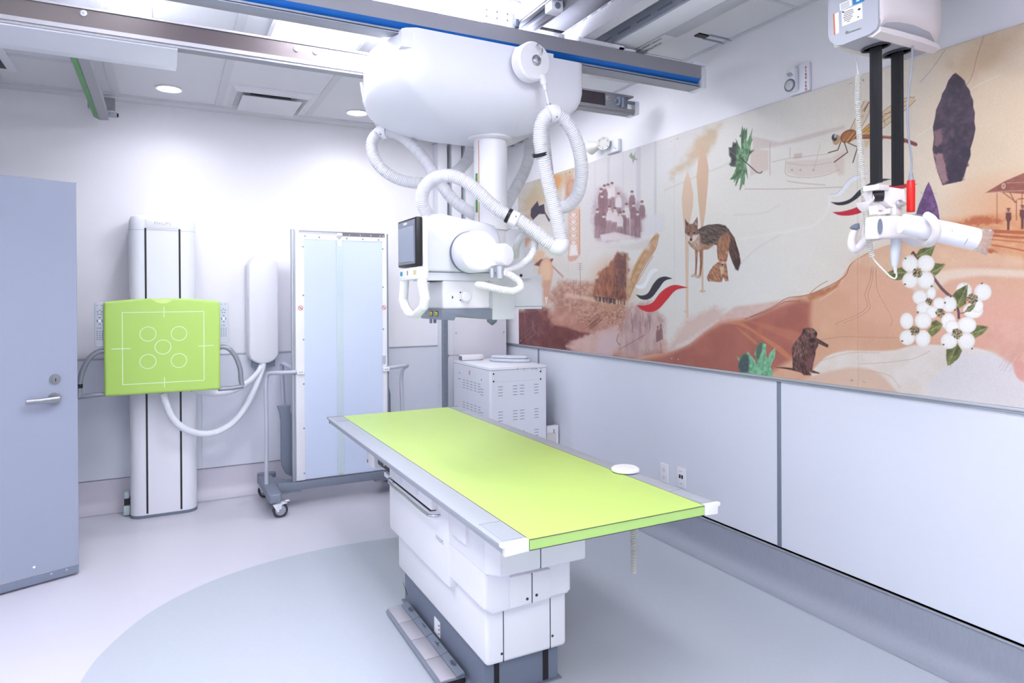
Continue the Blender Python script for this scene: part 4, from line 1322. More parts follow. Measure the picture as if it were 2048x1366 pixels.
build(m, 'channel', [mat('galvanised', (134, 144, 158), .5, .3), MGREY, INK], sp_)
c = at(905, 711, Y=5.24)
m = MB(); m.tube([(2.098, 5.243, c.z), (2.19, 5.235, c.z)], .005, seg=10); m.disc((2.098, 5.243, c.z), (1, 0, 0), .012, .006, seg=14)
build(m, 'rod_arm', STEEL, sp_)

# ================================================================ right wall fittings
FAINT = mat('faint_ink', (176, 180, 192), .6)
def outlet(px, py, label, deco):
    c = at(px, py, X=XR - .008)
    t = thing('wall_plate', label, 'wall outlet', c)
    m = MB(); m.box(XR - .016, XR - .008, c.y - .037, c.y + .037, c.z - .060, c.z + .060, b=.003)
    build(m, 'plate', WHITE, t)
    for a, b, w, h in deco:
        m = MB(); m.box(XR - .0175, XR - .0155, c.y - a - w, c.y - a + w, c.z + b - h, c.z + b + h)
        build(m, 'jack' if w > .006 and h > .005 else 'marking', BLACK if w > .006 and h > .005 else FAINT, t)
outlet(1330, 946, 'white power outlet plate on the right wall, left of the data outlet', ((-.007, .022, .002, .007), (.007, .022, .002, .006), (0, .010, .003, .002), (-.007, -.025, .002, .007), (.007, -.025, .002, .006), (0, -.038, .003, .002)))
outlet(1364, 955, 'white data outlet plate with two black jacks on the right wall', ((-.010, .006, .007, .011), (.010, .006, .007, .011), (0, .038, .012, .0015), (0, -.036, .013, .002)))
c = at(1596, 160, X=XR)
fa = thing('fire_alarm', 'white fire alarm strobe on the right wall above the mural', 'fire alarm', c)
ya, yb = at(1576, 170, X=XR - .03).y, at(1615, 165, X=XR - .03).y
za, zb = at(1596, 190, X=XR).z, at(1596, 134, X=XR).z
m = MB(); m.box(XR - .02, XR, yb, ya, za, zb, b=.004); m.box(XR - .05, XR - .02, (ya + yb) / 2 + .0, ya - .002, za + .012, zb - .012, b=.008)
build(m, 'housing', WHITE2, fa)
yc = (ya * 3 + yb) / 4
m = MB(); m.lathe([(.031, 0), (.031, .004), (.027, .006)], (XR - .05, yc, za + .042), (-1, 0, 0), seg=28, mi=1); m.lathe([(.026, .003), (.02, .010), (.005, .013)], (XR - .05, yc, za + .042), (-1, 0, 0), seg=28)
build(m, 'strobe_lens', [mat('strobe_glass', (196, 198, 200), .2), DGREY], fa)
m = MB()
for k in range(5):
    m.obox((XR - .0505, yc - .012 + k * .006, za + .095), (.0006, 0, 0), V3((0, .0012, 0)), V3((0, .008, .010)))
m.disc((XR - .05, yc + .004, za + .022), (-1, 0, 0), .003, .001, seg=8)
build(m, 'sounder_slots', DGREY, fa)
for i, ch in enumerate('FIRE'):
    lettering(ch, .016, (XR - .0212, yb + .016, zb - .026 - i * .016), (0, -1, 0), (0, 0, 1), REDINK, fa, depth=.0006, bold=.0004)
for i, ch in enumerate('FEU'):
    lettering(ch, .016, (XR - .0212, yb + .016, zb - .026 - (i + 4.5) * .016), (0, -1, 0), (0, 0, 1), REDINK, fa, depth=.0006, bold=.0004)
# emergency lamp
c = at(1214, 292, X=XR - .05)
el = thing('emergency_lamp', 'small white twin head emergency lamp on the right wall above the mural', 'emergency light', c)
m = MB(); m.box(XR - .03, XR, c.y - .10, c.y + .05, c.z - .05, c.z + .035, b=.006)
m.disc((XR - .03, c.y - .075, c.z - .03), (-1, 0, 0), .004, .002, mi=1, seg=10); m.disc((XR - .03, c.y - .055, c.z - .02), (-1, 0, 0), .003, .002, mi=1, seg=10)
build(m, 'housing', [WHITE2, DGREY], el)
h = at(1207, 287, X=XR - .08); axh = V3((-.75, -.6, -.1)).normalized()
m = MB(); m.lathe([(.030, -.05), (.040, -.01), (.046, .0), (.044, .008), (.030, .006), (.027, .002), (.010, .004)], h, axh, seg=32)
for k in range(6):
    u_ = axh.orthogonal().normalized(); w_ = axh.cross(u_)
    m.disc(h + axh * .007 + (u_ * math.cos(k * 1.047) + w_ * math.sin(k * 1.047)) * .036, axh, .004, .001, mi=1, seg=8)
build(m, 'lamp_head', [CREAM, DGREY], el)
h2 = at(1192, 292, X=XR - .07); ax2 = V3((-.25, .95, -.1)).normalized()
m = MB(); m.lathe([(.026, -.03), (.034, .0), (.050, .05), (.048, .055), (.03, .05)], h2, ax2, seg=30)
build(m, 'lamp_head', CREAM, el)
# ================================================================ ceiling patient hoist
ph = thing('patient_hoist', 'grey and white ceiling patient hoist with two black straps and a hook bar', 'patient hoist', (2.36, 1.56, 2.40))
GFACE = mat('hoist_grey', (172, 175, 186), .4, vary=.01)
HW = mat('hoist_white', (226, 220, 222), .4, vary=.01)
hx0, hx1, hy0, hy1 = 2.17, 2.555, 1.47, 1.665
m = MB()
# grey left half
m.prism([(hx0, y, z) for y, z in ((hy1, 2.755), (hy1, 2.455), (hy1 - .008, 2.43), (hy1 - .03, 2.408), (hy1 - .06, 2.400), (hy0 + .03, 2.402), (hy0 + .006, 2.412), (hy0, 2.428), (hy0, 2.755))], (.012, 0, 0))
m.loft([[V3((hx0 + dx, hy0 + s, z)) if i < 4 else V3((hx0 + dx, hy1 - s, z)) for i, (s, z) in enumerate(((.0 + e, 2.755), (.0 + e, 2.46), (.012 + e, 2.425 - e * .2), (.04 + e, 2.402 - e * .3), (.04 + e, 2.402 - e * .3), (.012 + e, 2.425 - e * .2), (0 + e, 2.46), (0 + e, 2.755)))] for dx, e in ((.01, .001), (.04, -.002), (.19, -.002), (.30, .0), (hx1 - hx0 - .03, .01))])
build(m, 'motor_box', GFACE, ph, label='grey motor box')
m = MB()
def wring(x, b, z0):
    return [V3((x, hy0 - .004 - b, 2.755)), V3((x, hy0 - .004 - b, z0 + .045)), V3((x, hy0 + .004 - b * .8, z0 + .02)), V3((x, hy0 + .02 - b * .5, z0)), V3((x, hy0 + .05, z0 - .004)), V3((x, hy0 + .05, 2.755))]
m.loft([wring(hx0 + .008, 0, 2.415), wring(hx0 + .02, .006, 2.412), wring(hx0 + .05, .010, 2.43), wring(hx0 + .12, .022, 2.445), wring(hx0 + .20, .026, 2.45), wring(hx0 + .28, .020, 2.445), wring(hx1 - .03, .0, 2.43), wring(hx1, -.03, 2.42)])
m.loft([[V3((x, hy0 - q, 2.420)), V3((x, hy0 - q * .4, 2.402)), V3((x, hy0 + .03, 2.392)), V3((x, hy0 + .05, 2.40))] for x, q in ((hx0 + .012, .0), (hx0 + .1, .004), (hx0 + .25, .004), (hx1 - .02, -.01))])
c = at(1905, 15, Y=hy0); m.disc((hx1 - .012, hy0 + .012, c.z), (.3, -1, 0), .005, .003, mi=1, seg=10)
build(m, 'front_cover', [HW, INK], ph, label='white curved front cover')
for cx_, cy_ in ((2.296, 1.565), (2.420, 1.565)):
    m = MB()
    m.loft([[V3((cx_ + .03 * math.cos(2 * math.pi * k / 24) * s, cy_ + .055 * math.sin(2 * math.pi * k / 24) * s, z)) for k in range(24)] for s, z in ((1, 2.399), (1, 2.3935), (.9, 2.3935), (.88, 2.399))])
    build(m, 'strap_slot', mat('slot_grey', (74, 76, 84), .6), ph)
m = MB(); m.box(hx0 + .06, hx1 - .03, hy1 - .01, hy1 + .03, 2.42, 2.755, b=.015)
build(m, 'rear_cover', CREAM, ph)
m = MB(); m.box(2.30, 2.38, 1.50, 1.62, 2.72, 2.772); 
for y in (1.50, 1.62):
    m.cyl((2.30, y, 2.758), (2.38, y, 2.758), .014, seg=16)
build(m, 'trolley', DGREY, ph)
# stickers on the grey face
def onface(px, py):
    return at(px, py, X=hx0 - .0012)
def sticker(corners, mats_, name, deco=None, label=None):
    P = [onface(*c_) for c_ in corners]
    m = MB(); m.prism(P, (.0014, 0, 0))
    if deco:
        deco(m, P)
    return build(m, name, mats_, ph, label=label)
def lines(m, P):
    o, a, b = P[0], P[1] - P[0], P[3] - P[0]
    rg = random.Random(5)
    for j in range(7):
        v = .14 + j * .11
        u0, u1 = .06 + .05 * rg.random(), .45 + .15 * rg.random()
        if j == 6: u0, u1 = .25, .4
        q = [o + a * u0 + b * v, o + a * u1 + b * v, o + a * u1 + b * (v + .035), o + a * u0 + b * (v + .035)]
        m.prism([p + V3((-.0006, 0, 0)) for p in q], (.0007, 0, 0), mi=1)
    for u, v, w in ((.86, .32, .07), (.80, .78, .04), (.07, .1, .05)):
        p0 = o + a * u + b * v
        n = 14
        m.prism([p0 + a * (w * math.cos(2 * math.pi * k / n)) + b * (w * math.sin(2 * math.pi * k / n)) + V3((-.0006, 0, 0)) for k in range(n)], (.0007, 0, 0), mi=1)
sticker([(1683, 22), (1724, 6), (1725, 37), (1684, 53)], [PAPER, DINK], 'data_sticker', lines, 'white data sticker with small print')
sticker([(1679, 8), (1703, -2), (1704, 11), (1680, 22)], [PAPER, INK], 'data_sticker', lambda m, P: [m.prism([P[0].lerp(P[1], .1).lerp(P[3].lerp(P[2], .1), t) + V3((-.0006, 0, 0)), P[0].lerp(P[1], .8).lerp(P[3].lerp(P[2], .8), t) + V3((-.0006, 0, 0)), P[0].lerp(P[1], .8).lerp(P[3].lerp(P[2], .8), t + .06) + V3((-.0006, 0, 0)), P[0].lerp(P[1], .1).lerp(P[3].lerp(P[2], .1), t + .06) + V3((-.0006, 0, 0))], (.0007, 0, 0), mi=1) for t in (.2, .4, .6, .8)])
sticker([(1705, -3), (1729, -12), (1728, 2), (1706, 10)], [mat('blue_sticker', (26, 122, 176), .5), PAPER], 'blue_sticker', lambda m, P: m.prism([P[3].lerp(P[0], .3).lerp(P[2].lerp(P[1], .3), t) + V3((-.0006, 0, dz)) for t, dz in ((.3, 0), (.6, 0), (.6, .004), (.3, .004))], (.0007, 0, 0), mi=1), 'blue sticker')
sticker([(1666, 28), (1669, 27), (1671, 69), (1668, 70)], mat('orange_sticker', (206, 104, 56), .5), 'orange_sticker')
sticker([(1669, 28), (1677, 24), (1678, 65), (1671, 69)], PAPER, 'side_sticker')
o_ = onface(1707, 61); e_ = onface(1719, 57); d_ = (e_ - o_).normalized()
lettering('humancare', .0115, onface(1709, 60.5), d_, (0, 0, 1), mat('green_ink', (120, 140, 118), .6), ph, depth=.0004)
cg = onface(1693.5, 65)
m = MB()
rg_ = [[cg + d_ * (r * math.cos(2 * math.pi * k / 20)) + V3((-.0005, 0, r * math.sin(2 * math.pi * k / 20))) for k in range(20)] for r in (.0062, .0042)]
m.loft(rg_, cap=False); m.disc(cg + V3((-.0006, 0, 0)), (1, 0, 0), .0022, .0006, seg=12)
build(m, 'round_mark', MATS['green_ink'], ph)
# straps
for cx_, zb in ((2.296, 1.905), (2.420, 1.905)):
    m = MB(); m.box(cx_ - .002, cx_ + .002, 1.542, 1.588, zb, 2.42)
    for k in (-.008, 0, .008):
        m.box(cx_ - .0027, cx_ + .0027, 1.565 + k - .0006, 1.565 + k + .0006, zb, 2.42)
    build(m, 'strap', STRAP, ph, label='black hanging strap')
# grey cord with the red pull
m = MB()
m.tube(smooth_path([at(x, y, Y=1.49) for x, y in ((1825, 92), (1823, 140), (1817, 185), (1815, 230), (1818, 280), (1823, 320), (1822, 350))], .02), .0035, seg=8)
m.tube([at(1822, 345, Y=1.49), at(1822, 361, Y=1.49)], [.005, .010], seg=14)
build(m, 'pull_cord', GREYP, ph)
m = MB()
a_, b_ = at(1822, 361, Y=1.49), at(1821.5, 424, Y=1.49)
m.tube([a_, a_.lerp(b_, .02), a_.lerp(b_, .3), a_.lerp(b_, .98), b_], [.0115, .013, .0138, .0135, .012], seg=22)
build(m, 'red_pull', RED, ph, label='bright red emergency pull handle')
# coiled cord
m = MB()
cp = [(1713, 128, 2.50), (1717, 150, 2.48), (1715, 200, 2.46), (1718, 260, 2.45), (1722, 320, 2.43), (1727, 380, 2.42), (1733, 440, 2.41), (1741, 500, 2.40), (1745, 514, 2.40)]
m.coil([at(a, b, d=d) for a, b, d in cp[1:]], .0085, .0019, .0068, seg=6, per=10)
m.tube(smooth_path([at(1712, 118, d=2.5), at(1714, 130, d=2.49), at(1717, 150, d=2.48)], .01), .003, seg=8)
m.tube(smooth_path([at(a, b, d=d) for a, b, d in ((1744, 512, 2.40), (1750, 522, 2.40), (1768, 541, 2.39), (1783, 555, 2.38), (1791, 557, 2.37), (1793, 548, 2.37), (1791, 538, 2.37))], .006), .003, seg=8)
m.tube([at(1791, 547, d=2.37), at(1790, 532, d=2.37)], [.004, .0075], seg=12)
build(m, 'coiled_cord', CREAM, ph, label='cream coiled control cord')
m = MB()
a_, b_ = at(1793, 474, d=2.37), at(1789, 534, d=2.37)
m.tube([a_, a_.lerp(b_, .5), a_.lerp(b_, .75), a_.lerp(b_, .92), b_], [.0175, .0165, .0145, .011, .008], seg=22)
build(m, 'hand_control', mat('pale_grey_plastic', (206, 212, 220), .4), ph, label='pale grey hand control')
# strap carrier and hook bar
WB = V3((.80, -.60, 0)).normalized()      # along the bar, left to right
WN = V3((WB.y, -WB.x, 0))
m = MB()
B0 = at(1780, 452, d=2.38)
top_ = at(1775, 395, d=2.39)
q = lambda s, n, z: top_ + V3((1, 0, 0)) * s + V3((0, -1, 0)) * n + V3((0, 0, z))
m.obox(at(1752, 377, d=2.36), V3((.030, 0, 0)), V3((0, .03, 0)), (0, 0, .010), b=.004)
m.tube([at(1738, 393, d=2.375), at(1742, 393, d=2.375)], .026, seg=24)
pt = [at(x, y, d=2.35) for x, y in ((1765, 377), (1772, 372), (1810, 378), (1812, 405), (1808, 412), (1794, 417), (1782, 413), (1768, 400), (1763, 390))]
m.prism(pt, V3((0, .07, 0)), b=.004)
m.prism([at(x, y, d=2.37) for x, y in ((1742, 402), (1768, 400), (1782, 413), (1779, 419), (1754, 421), (1745, 412))], V3((0, .06, 0)), b=.003)
build(m, 'strap_carrier', HW, ph)
m = MB(); m.lathe([(.012, 0), (.012, .01), (.006, .013)], at(1797, 407, d=2.345), (-.3, -.95, 0), seg=20); m.lathe([(.008, 0), (.008, .012), (.004, .013)], at(1804, 409, d=2.345), (-.3, -.95, 0), seg=18)
build(m, 'lock_screw', STEEL, ph, label='shiny lock screw')
m = MB()
m.tube([at(1742, 391, d=2.37), at(1766, 391, d=2.36)], .021, seg=24)
build(m, 'strap_roll', BLACK, ph)
m = MB()
m.prism([at(x, y, d=2.35) for x, y in ((1752, 411), (1754, 428), (1758, 430), (1781, 427), (1782, 416), (1779, 418), (1778, 423), (1758, 424), (1756, 411))], V3((0, .03, 0)), b=.003)
m.obox(at(1787, 421, d=2.37), V3((.018, 0, 0)), V3((0, .02, 0)), (0, 0, .020), b=.004)
build(m, 'yoke', HW, ph)
m = MB()
m.prism([at(x, y, d=2.33) for x, y in ((1757, 436), (1760, 432), (1800, 430), (1816, 436), (1818, 462), (1838, 464), (1850, 470), (1862, 486), (1858, 493), (1846, 490), (1835, 481), (1822, 476), (1800, 476), (1770, 477), (1759, 477), (1756, 470))], V3((0, .055, 0)), b=.009, seg=3)
pa = [at(x, y, d=d) for x, y, d in ((1758, 470, 2.40), (1748, 472, 2.43), (1736, 478, 2.45), (1726, 487, 2.47), (1716, 496, 2.48), (1708, 499, 2.48), (1704, 494, 2.48), (1703, 482, 2.48), (1706, 468, 2.48), (1712, 458, 2.48))]
pp = smooth_path(pa, .008)
m.tube(pp, [.019 - .007 * i / len(pp) for i in range(len(pp))], seg=14)
m.tube(smooth_path([at(x, y, d=d) for x, y, d in ((1757, 440, 2.42), (1745, 443, 2.44), (1732, 450, 2.46), (1727, 462, 2.47), (1728, 476, 2.47))], .008), .009, seg=12)
pr = smooth_path([at(x, y, d=d) for x, y, d in ((1840, 480, 2.30), (1855, 487, 2.25), (1866, 480, 2.195), (1873, 464, 2.17), (1870, 448, 2.165), (1862, 436, 2.18), (1853, 431, 2.20))], .006)
m.tube(pr, [.0135] * len(pr), seg=14)
build(m, 'hook_bar', HW, ph, label='white hook bar with two end hooks')
m = MB()
o_ = [at(1760.5 + 5 * math.cos(2 * math.pi * k / 20), 453 + 16 * math.sin(2 * math.pi * k / 20), d=2.322) for k in range(20)]
m.prism(o_, V3((.004, .004, 0)))
build(m, 'grip_inset', DGREY, ph)
m = MB()
m.prism([at(x, y, d=2.46) for x, y in ((1707, 455), (1712, 450), (1720, 446), (1721, 457), (1716, 460))], V3((0, .02, 0)), b=.003)
m.prism([at(x, y, d=2.29) for x, y in ((1829, 432), (1834, 428), (1846, 429), (1852, 434), (1850, 441), (1840, 437))], V3((0, .02, 0)), b=.003)
build(m, 'hook_catch', DGREY, ph, label='dark grey hook catches')
# rolled paper in a clear bag, held by the right hook
pr_ = thing('paper_roll', 'white rolled paper in a clear plastic sleeve tucked in the hoist hook', 'paper roll', at(1870, 470, d=2.2))
a_, b_ = at(1804, 447, d=2.25), at(1951, 478, d=2.22)
ax_ = (b_ - a_).normalized()
m = MB()
m.tube([a_, a_.lerp(b_, .3), a_.lerp(b_, .7), b_], [.033, .0365, .0375, .036], seg=40)
build(m, 'rolled_paper', PAPER, pr_)
up = V3((0, 0, 1)); sd = ax_.cross(up).normalized(); up = sd.cross(ax_).normalized()
if sd.y > 0: sd = -sd
def onroll(t, ang, r=.037):
    return a_.lerp(b_, t) + (sd * math.cos(ang) + up * math.sin(ang)) * r
m = MB()
for t, a0, a1, w in ((.40, -.9, -.3, .006), (.37, -.25, .1, .003), (.60, .0, .2, .004), (.825, -.95, -.25, .004)):
    n = max(3, int((a1 - a0) / .08))
    for k in range(n):
        a2 = a0 + (a1 - a0) * k / n
        m.prism([onroll(t, a2, .0381), onroll(t + w * 2, a2, .0381), onroll(t + w * 2, a2 + .05, .0381), onroll(t, a2 + .05, .0381)], (sd * -.0006))
build(m, 'print', INK, pr_)
m = MB()
e1 = b_ + ax_ * .045
m.loft([[b_ + (sd * math.cos(2 * math.pi * k / 24) * .036 + up * math.sin(2 * math.pi * k / 24) * .036) for k in range(24)], [e1 + (sd * math.cos(2 * math.pi * k / 24) * (.012 + .006 * math.sin(5 * k)) + up * math.sin(2 * math.pi * k / 24) * (.043 + .003 * math.cos(7 * k))) for k in range(24)]], cap=False)
build(m, 'plastic_sleeve', CLEAR, pr_, label='clear plastic sleeve end')
# ================================================================ the printed wall mural
MY0, MY1, MZ0, MZ1, CELL = 5.24, -0.46, 1.084, 2.480, 0.004
seams = [MY0, 4.414, 3.195, 1.975, .755, MY1]
_g, cuts = [], [0]
for _i, _c in enumerate((.0036, .0032, .0022, .0022, .006)):
    _n = int(round((seams[_i] - seams[_i + 1]) / _c))
    _g.append(np.linspace(seams[_i], seams[_i + 1], _n + 1)[(1 if _i else 0):])
    cuts.append(cuts[-1] + _n)
gy = np.concatenate(_g)
mny, mnz = len(gy), int(round((MZ1 - MZ0) / .0025)) + 1
gz_ = np.linspace(MZ0, MZ1, mnz)
GYY, GZZ = np.meshgrid(gy, gz_, indexing='ij')
_v = np.stack([np.full(GYY.size, 2.765), GYY.ravel(), GZZ.ravel() - EYE], 1)
_w = np.maximum(_v @ _F, .05)
# the art is authored on the wall; each wall point keeps its drawing coordinate
AX = 1024 + FPX * (_v @ _RT) / _w
AY = CYP + FPX * (_v @ _DN) / _w
ART = np.zeros((AX.size, 3))
_rs = np.random.RandomState(11)
_TAB = _rs.rand(256, 256)
def vn(x, y):
    xi, yi = np.floor(x).astype(int), np.floor(y).astype(int)
    fx, fy = x - xi, y - yi
    fx, fy = fx * fx * (3 - 2 * fx), fy * fy * (3 - 2 * fy)
    a = _TAB[xi & 255, yi & 255]; b = _TAB[(xi + 1) & 255, yi & 255]
    c = _TAB[xi & 255, (yi + 1) & 255]; d = _TAB[(xi + 1) & 255, (yi + 1) & 255]
    return (a * (1 - fx) + b * fx) * (1 - fy) + (c * (1 - fx) + d * fx) * fy
def fbm(x, y, o=4):
    s, a, t = 0, .5, 0
    for k in range(o):
        s = s + a * vn(x + 17 * k, y + 31 * k); t += a; x, y, a = x * 2, y * 2, a * .5
    return s / t
def sel(x0, y0, x1, y1):
    return np.nonzero((AX > x0) & (AX < x1) & (AY > y0) & (AY < y1))[0]
def segd(x, y, P, closed):
    d = np.full(x.shape, 1e9); ins = np.zeros(x.shape, bool)
    n = len(P)
    for i in range(n if closed else n - 1):
        (ax, ay), (bx, by) = P[i], P[(i + 1) % n]
        dx, dy = bx - ax, by - ay
        L = dx * dx + dy * dy + 1e-9
        t = np.clip(((x - ax) * dx + (y - ay) * dy) / L, 0, 1)
        d = np.minimum(d, (x - ax - t * dx) ** 2 + (y - ay - t * dy) ** 2)
        if closed:
            ins ^= ((ay > y) != (by > y)) & (x < (bx - ax) * (y - ay) / (by - ay + 1e-12) + ax)
    return np.sqrt(d), ins
def T(x0, y0, s, L):
    return [(x0 + a / s, y0 + b / s) for a, b in L]
def fill(P, col, fe=1.0, al=1.0, col2=None, ns=0, nd=.0, ang=0, asp=1, warp=0):
    xs, ys = [p[0] for p in P], [p[1] for p in P]
    pad = fe + warp + 1
    I = sel(min(xs) - pad, min(ys) - pad, max(xs) + pad, max(ys) + pad)
    if len(I) == 0:
        return
    x, y = AX[I], AY[I]
    d, ins = segd(x, y, P, True)
    sd = np.where(ins, d, -d)
    if warp:
        sd = sd + (fbm(x / (warp * 1.2), y / (warp * 1.2)) - .5) * 2 * warp
    m_ = np.clip(sd / fe + .5, 0, 1) * al
    m_ = m_ * m_ * (3 - 2 * m_) if fe > 3 else m_
    c = np.array(col, float)[None, :].repeat(len(I), 0)
    if ns:
        ca, sa = math.cos(ang), math.sin(ang)
        u, v = (x * ca + y * sa) / (ns * asp), (-x * sa + y * ca) / ns
        f = np.clip((fbm(u, v, 3) - .5) * 2.4 + .5, 0, 1)[:, None]
        c = c * (1 - f * nd) + np.array(col2, float)[None, :] * f * nd
    ART[I] = ART[I] * (1 - m_[:, None]) + c * m_[:, None]
def curve(P, k=8, closed=False):
    q = smooth_path([(a, b, 0) for a, b in P], max(.5, sum(math.dist(P[i], P[i + 1]) for i in range(len(P) - 1)) / (k * len(P))), closed)
    return [(p.x, p.y) for p in q]
def stroke(P, w, col, al=1.0, fe=1.0, taper=False, smooth=True):
    if smooth and len(P) > 2:
        P = curve(P)
    xs, ys = [p[0] for p in P], [p[1] for p in P]
    pad = w + fe + 1
    I = sel(min(xs) - pad, min(ys) - pad, max(xs) + pad, max(ys) + pad)
    if len(I) == 0:
        return
    d, _ = segd(AX[I], AY[I], P, False)
    m_ = (np.clip((w / 2 - d) / fe + .5, 0, 1) * al)[:, None]
    ART[I] = ART[I] * (1 - m_) + np.array(col, float)[None, :] * m_
def oval(cx, cy, rx, ry, col, al=1.0, fe=1.0, rot=0, edge=None, warp=0):
    R = max(rx, ry) + fe + warp + 1
    I = sel(cx - R, cy - R, cx + R, cy + R)
    if len(I) == 0:
        return
    x, y = AX[I] - cx, AY[I] - cy
    ca, sa = math.cos(rot), math.sin(rot)
    r = np.sqrt(((x * ca + y * sa) / rx) ** 2 + ((-x * sa + y * ca) / ry) ** 2)
    sd = (1 - r) * min(rx, ry)
    if warp:
        sd = sd + (fbm(AX[I] / warp, AY[I] / warp) - .5) * 2 * warp
    m_ = (np.clip(sd / fe + .5, 0, 1) * al)[:, None]
    c = np.array(col, float)[None, :]
    if edge is not None:
        k = np.clip(r, 0, 1)[:, None] ** 5
        c = c * (1 - k) + np.array(edge, float)[None, :] * k
    ART[I] = ART[I] * (1 - m_) + c * m_

# --- ground wash
tx = np.clip((AX - 1037) / 1011, 0, 1.6)
ty = np.clip((AY - 60) / 700, 0, 1)
gA, gB, gC = np.array([214, 207, 200.]), np.array([226, 222, 216.]), np.array([230, 212, 190.])
ART[:] = gA + (gB - gA) * np.clip(tx / .45, 0, 1)[:, None] + (gC - gB) * np.clip((tx - .5) / .4, 0, 1)[:, None]
ff = fbm(AX / 90, AY / 60)
ART += ((ff - .5) * 14)[:, None]
oval(1240, 330, 150, 150, (206, 204, 212), .55, 120)
oval(1400, 480, 160, 130, (230, 230, 228), .7, 110)
oval(1560, 420, 220, 90, (232, 226, 216), .7, 80)
oval(2020, 300, 160, 200, (232, 204, 170), .6, 150)
oval(2060, 420, 130, 60, (226, 150, 104), .55, 60)
# tan smoke at the top
fill([(1395, 270), (1440, 250), (1425, 300), (1385, 330), (1345, 352)], (206, 178, 148), 22, .75, (190, 170, 140), 24, .6, warp=14)
fill([(1080, 350), (1160, 330), (1120, 395), (1050, 430), (1038, 400)], (200, 176, 140), 18, .75, (196, 190, 170), 20, .7, warp=10)
fill([(1104, 350), (1125, 345), (1118, 380), (1108, 375)], (214, 150, 96), 10, .8, warp=6)
fill([(1890, 130), (1960, 75), (2048, 40), (2048, 90), (1960, 150), (1930, 200)], (206, 176, 140), 40, .6, (222, 190, 160), 30, .6, warp=14)
stroke([(1968, 72), (1955, 110), (1940, 160), (1912, 190)], 1.4, (150, 116, 96), .6)
stroke([(1890, 100), (1862, 140), (1840, 165)], 1.2, (120, 110, 100), .5)
stroke([(1832, 275), (1880, 240), (1940, 180), (2000, 150)], 1.6, (236, 228, 214), .8)
# soft swirls
for P, w, c, a in (([(1480, 478), (1530, 470), (1580, 462), (1630, 448), (1655, 420), (1660, 390)], 6, (236, 234, 228), .6), ([(1330, 380), (1400, 350), (1450, 330), (1500, 300)], 3, (196, 190, 178), .4), ([(1470, 430), (1530, 425), (1560, 410)], 3, (206, 204, 196), .4), ([(1470, 540), (1510, 500), (1560, 470)], 3, (204, 200, 194), .4)):
    stroke(P, w, c, a, 3)

# --- warm earth at the lower left
fill([(1030, 640), (1080, 620), (1150, 600), (1230, 610), (1300, 640), (1340, 700), (1335, 745), (1030, 712)], (170, 112, 96), 24, .9, (206, 160, 140), 22, .8, warp=10)
fill([(1120, 560), (1200, 565), (1255, 590), (1250, 650), (1170, 640), (1090, 600)], (196, 152, 132), 16, .8, (150, 100, 84), 5, .7, warp=5)
fill([(1030, 618), (1095, 618), (1105, 660), (1150, 690), (1180, 712), (1030, 702)], (142, 82, 76), 14, .95, (104, 56, 58), 12, .9, warp=8)
oval(1062, 650, 20, 36, (110, 66, 72), .7, 12, .2, warp=8)
for k in range(24):
    a = 1045 + _rs.rand() * 45
    stroke([(a, 622 + _rs.rand() * 30), (a + _rs.randn() * 9, 650 + _rs.rand() * 20), (a + _rs.randn() * 12, 675 + _rs.rand() * 20)], 1, (96, 50, 56) if k % 2 else (176, 120, 112), .5)
fill([(1108, 650), (1135, 655), (1160, 664), (1190, 667), (1172, 675), (1140, 682), (1130, 690), (1150, 702), (1090, 700), (1075, 680)], (120, 62, 56), 6, .9, (90, 44, 44), 10, .7)
fill([(1130, 692), (1160, 676), (1195, 660), (1235, 650), (1240, 690), (1220, 718), (1150, 708)], (206, 168, 158), 12, .9, (216, 184, 178), 14, .7, warp=5)
fill([(1200, 668), (1240, 655), (1250, 690), (1215, 715), (1190, 705)], (212, 188, 190), 16, .7)
oval(1225, 570, 40, 50, (206, 150, 112), .5, 36)
fill([(1187, 590), (1192, 560), (1200, 545), (1215, 530), (1226, 520), (1235, 505), (1255, 510), (1255, 600), (1220, 602)], (168, 104, 76), 9, .9, (112, 66, 56), 7, .9, math.pi / 2, 2.5, warp=6)
fill([(1228, 520), (1254, 508), (1254, 590), (1228, 570)], (110, 72, 70), 8, .8, (150, 100, 84), 4, .7, warp=5)
for k in range(90):
    a = 1190 + (1 - _rs.rand() ** 1.6) * 62; b = 535 + _rs.rand() * 60
    stroke([(a, b), (a + _rs.randn(), b + 6 + _rs.rand() * 10)], .9, (90, 52, 46) if k % 3 else (204, 150, 120), .55, smooth=False)
fill([(1254, 580), (1264, 540), (1280, 510), (1300, 480), (1314, 465), (1319, 470), (1310, 500), (1290, 530), (1275, 560), (1258, 600)], (206, 166, 124), 5, .9, (188, 138, 96), 7, .7)
for P in ([(1258, 596), (1275, 556), (1295, 524), (1314, 490), (1316, 474)], [(1262, 560), (1280, 520), (1300, 486), (1312, 470)], [(1270, 572), (1290, 538), (1306, 512)]):
    stroke(P, 1.2, (150, 98, 66), .7)
stroke([(1254, 508), (1254, 620)], 3, (206, 160, 126), .8, 1.5)
stroke([(1135, 590), (1160, 594), (1190, 600), (1250, 606)], 8, (220, 186, 160), .7, 4)
for k in range(40):
    a = 1188 + _rs.rand() * 62; b = 592 + (a - 1188) * .16
    stroke([(a, b), (a + _rs.randn() * .4, b + 6 + _rs.rand() * 4)], 1.4, (60, 42, 46), .8, smooth=False)
for a, b, c in ((1160, 526, 596), (1147, 560, 592)):
    stroke([(a, b), (a + 1, c)], 1, (130, 96, 84), .7)
    for j in range(4):
        stroke([(a - 5, b + 1 + j * 4), (a + 5, b + 1 + j * 4)], .8, (150, 120, 108), .6)
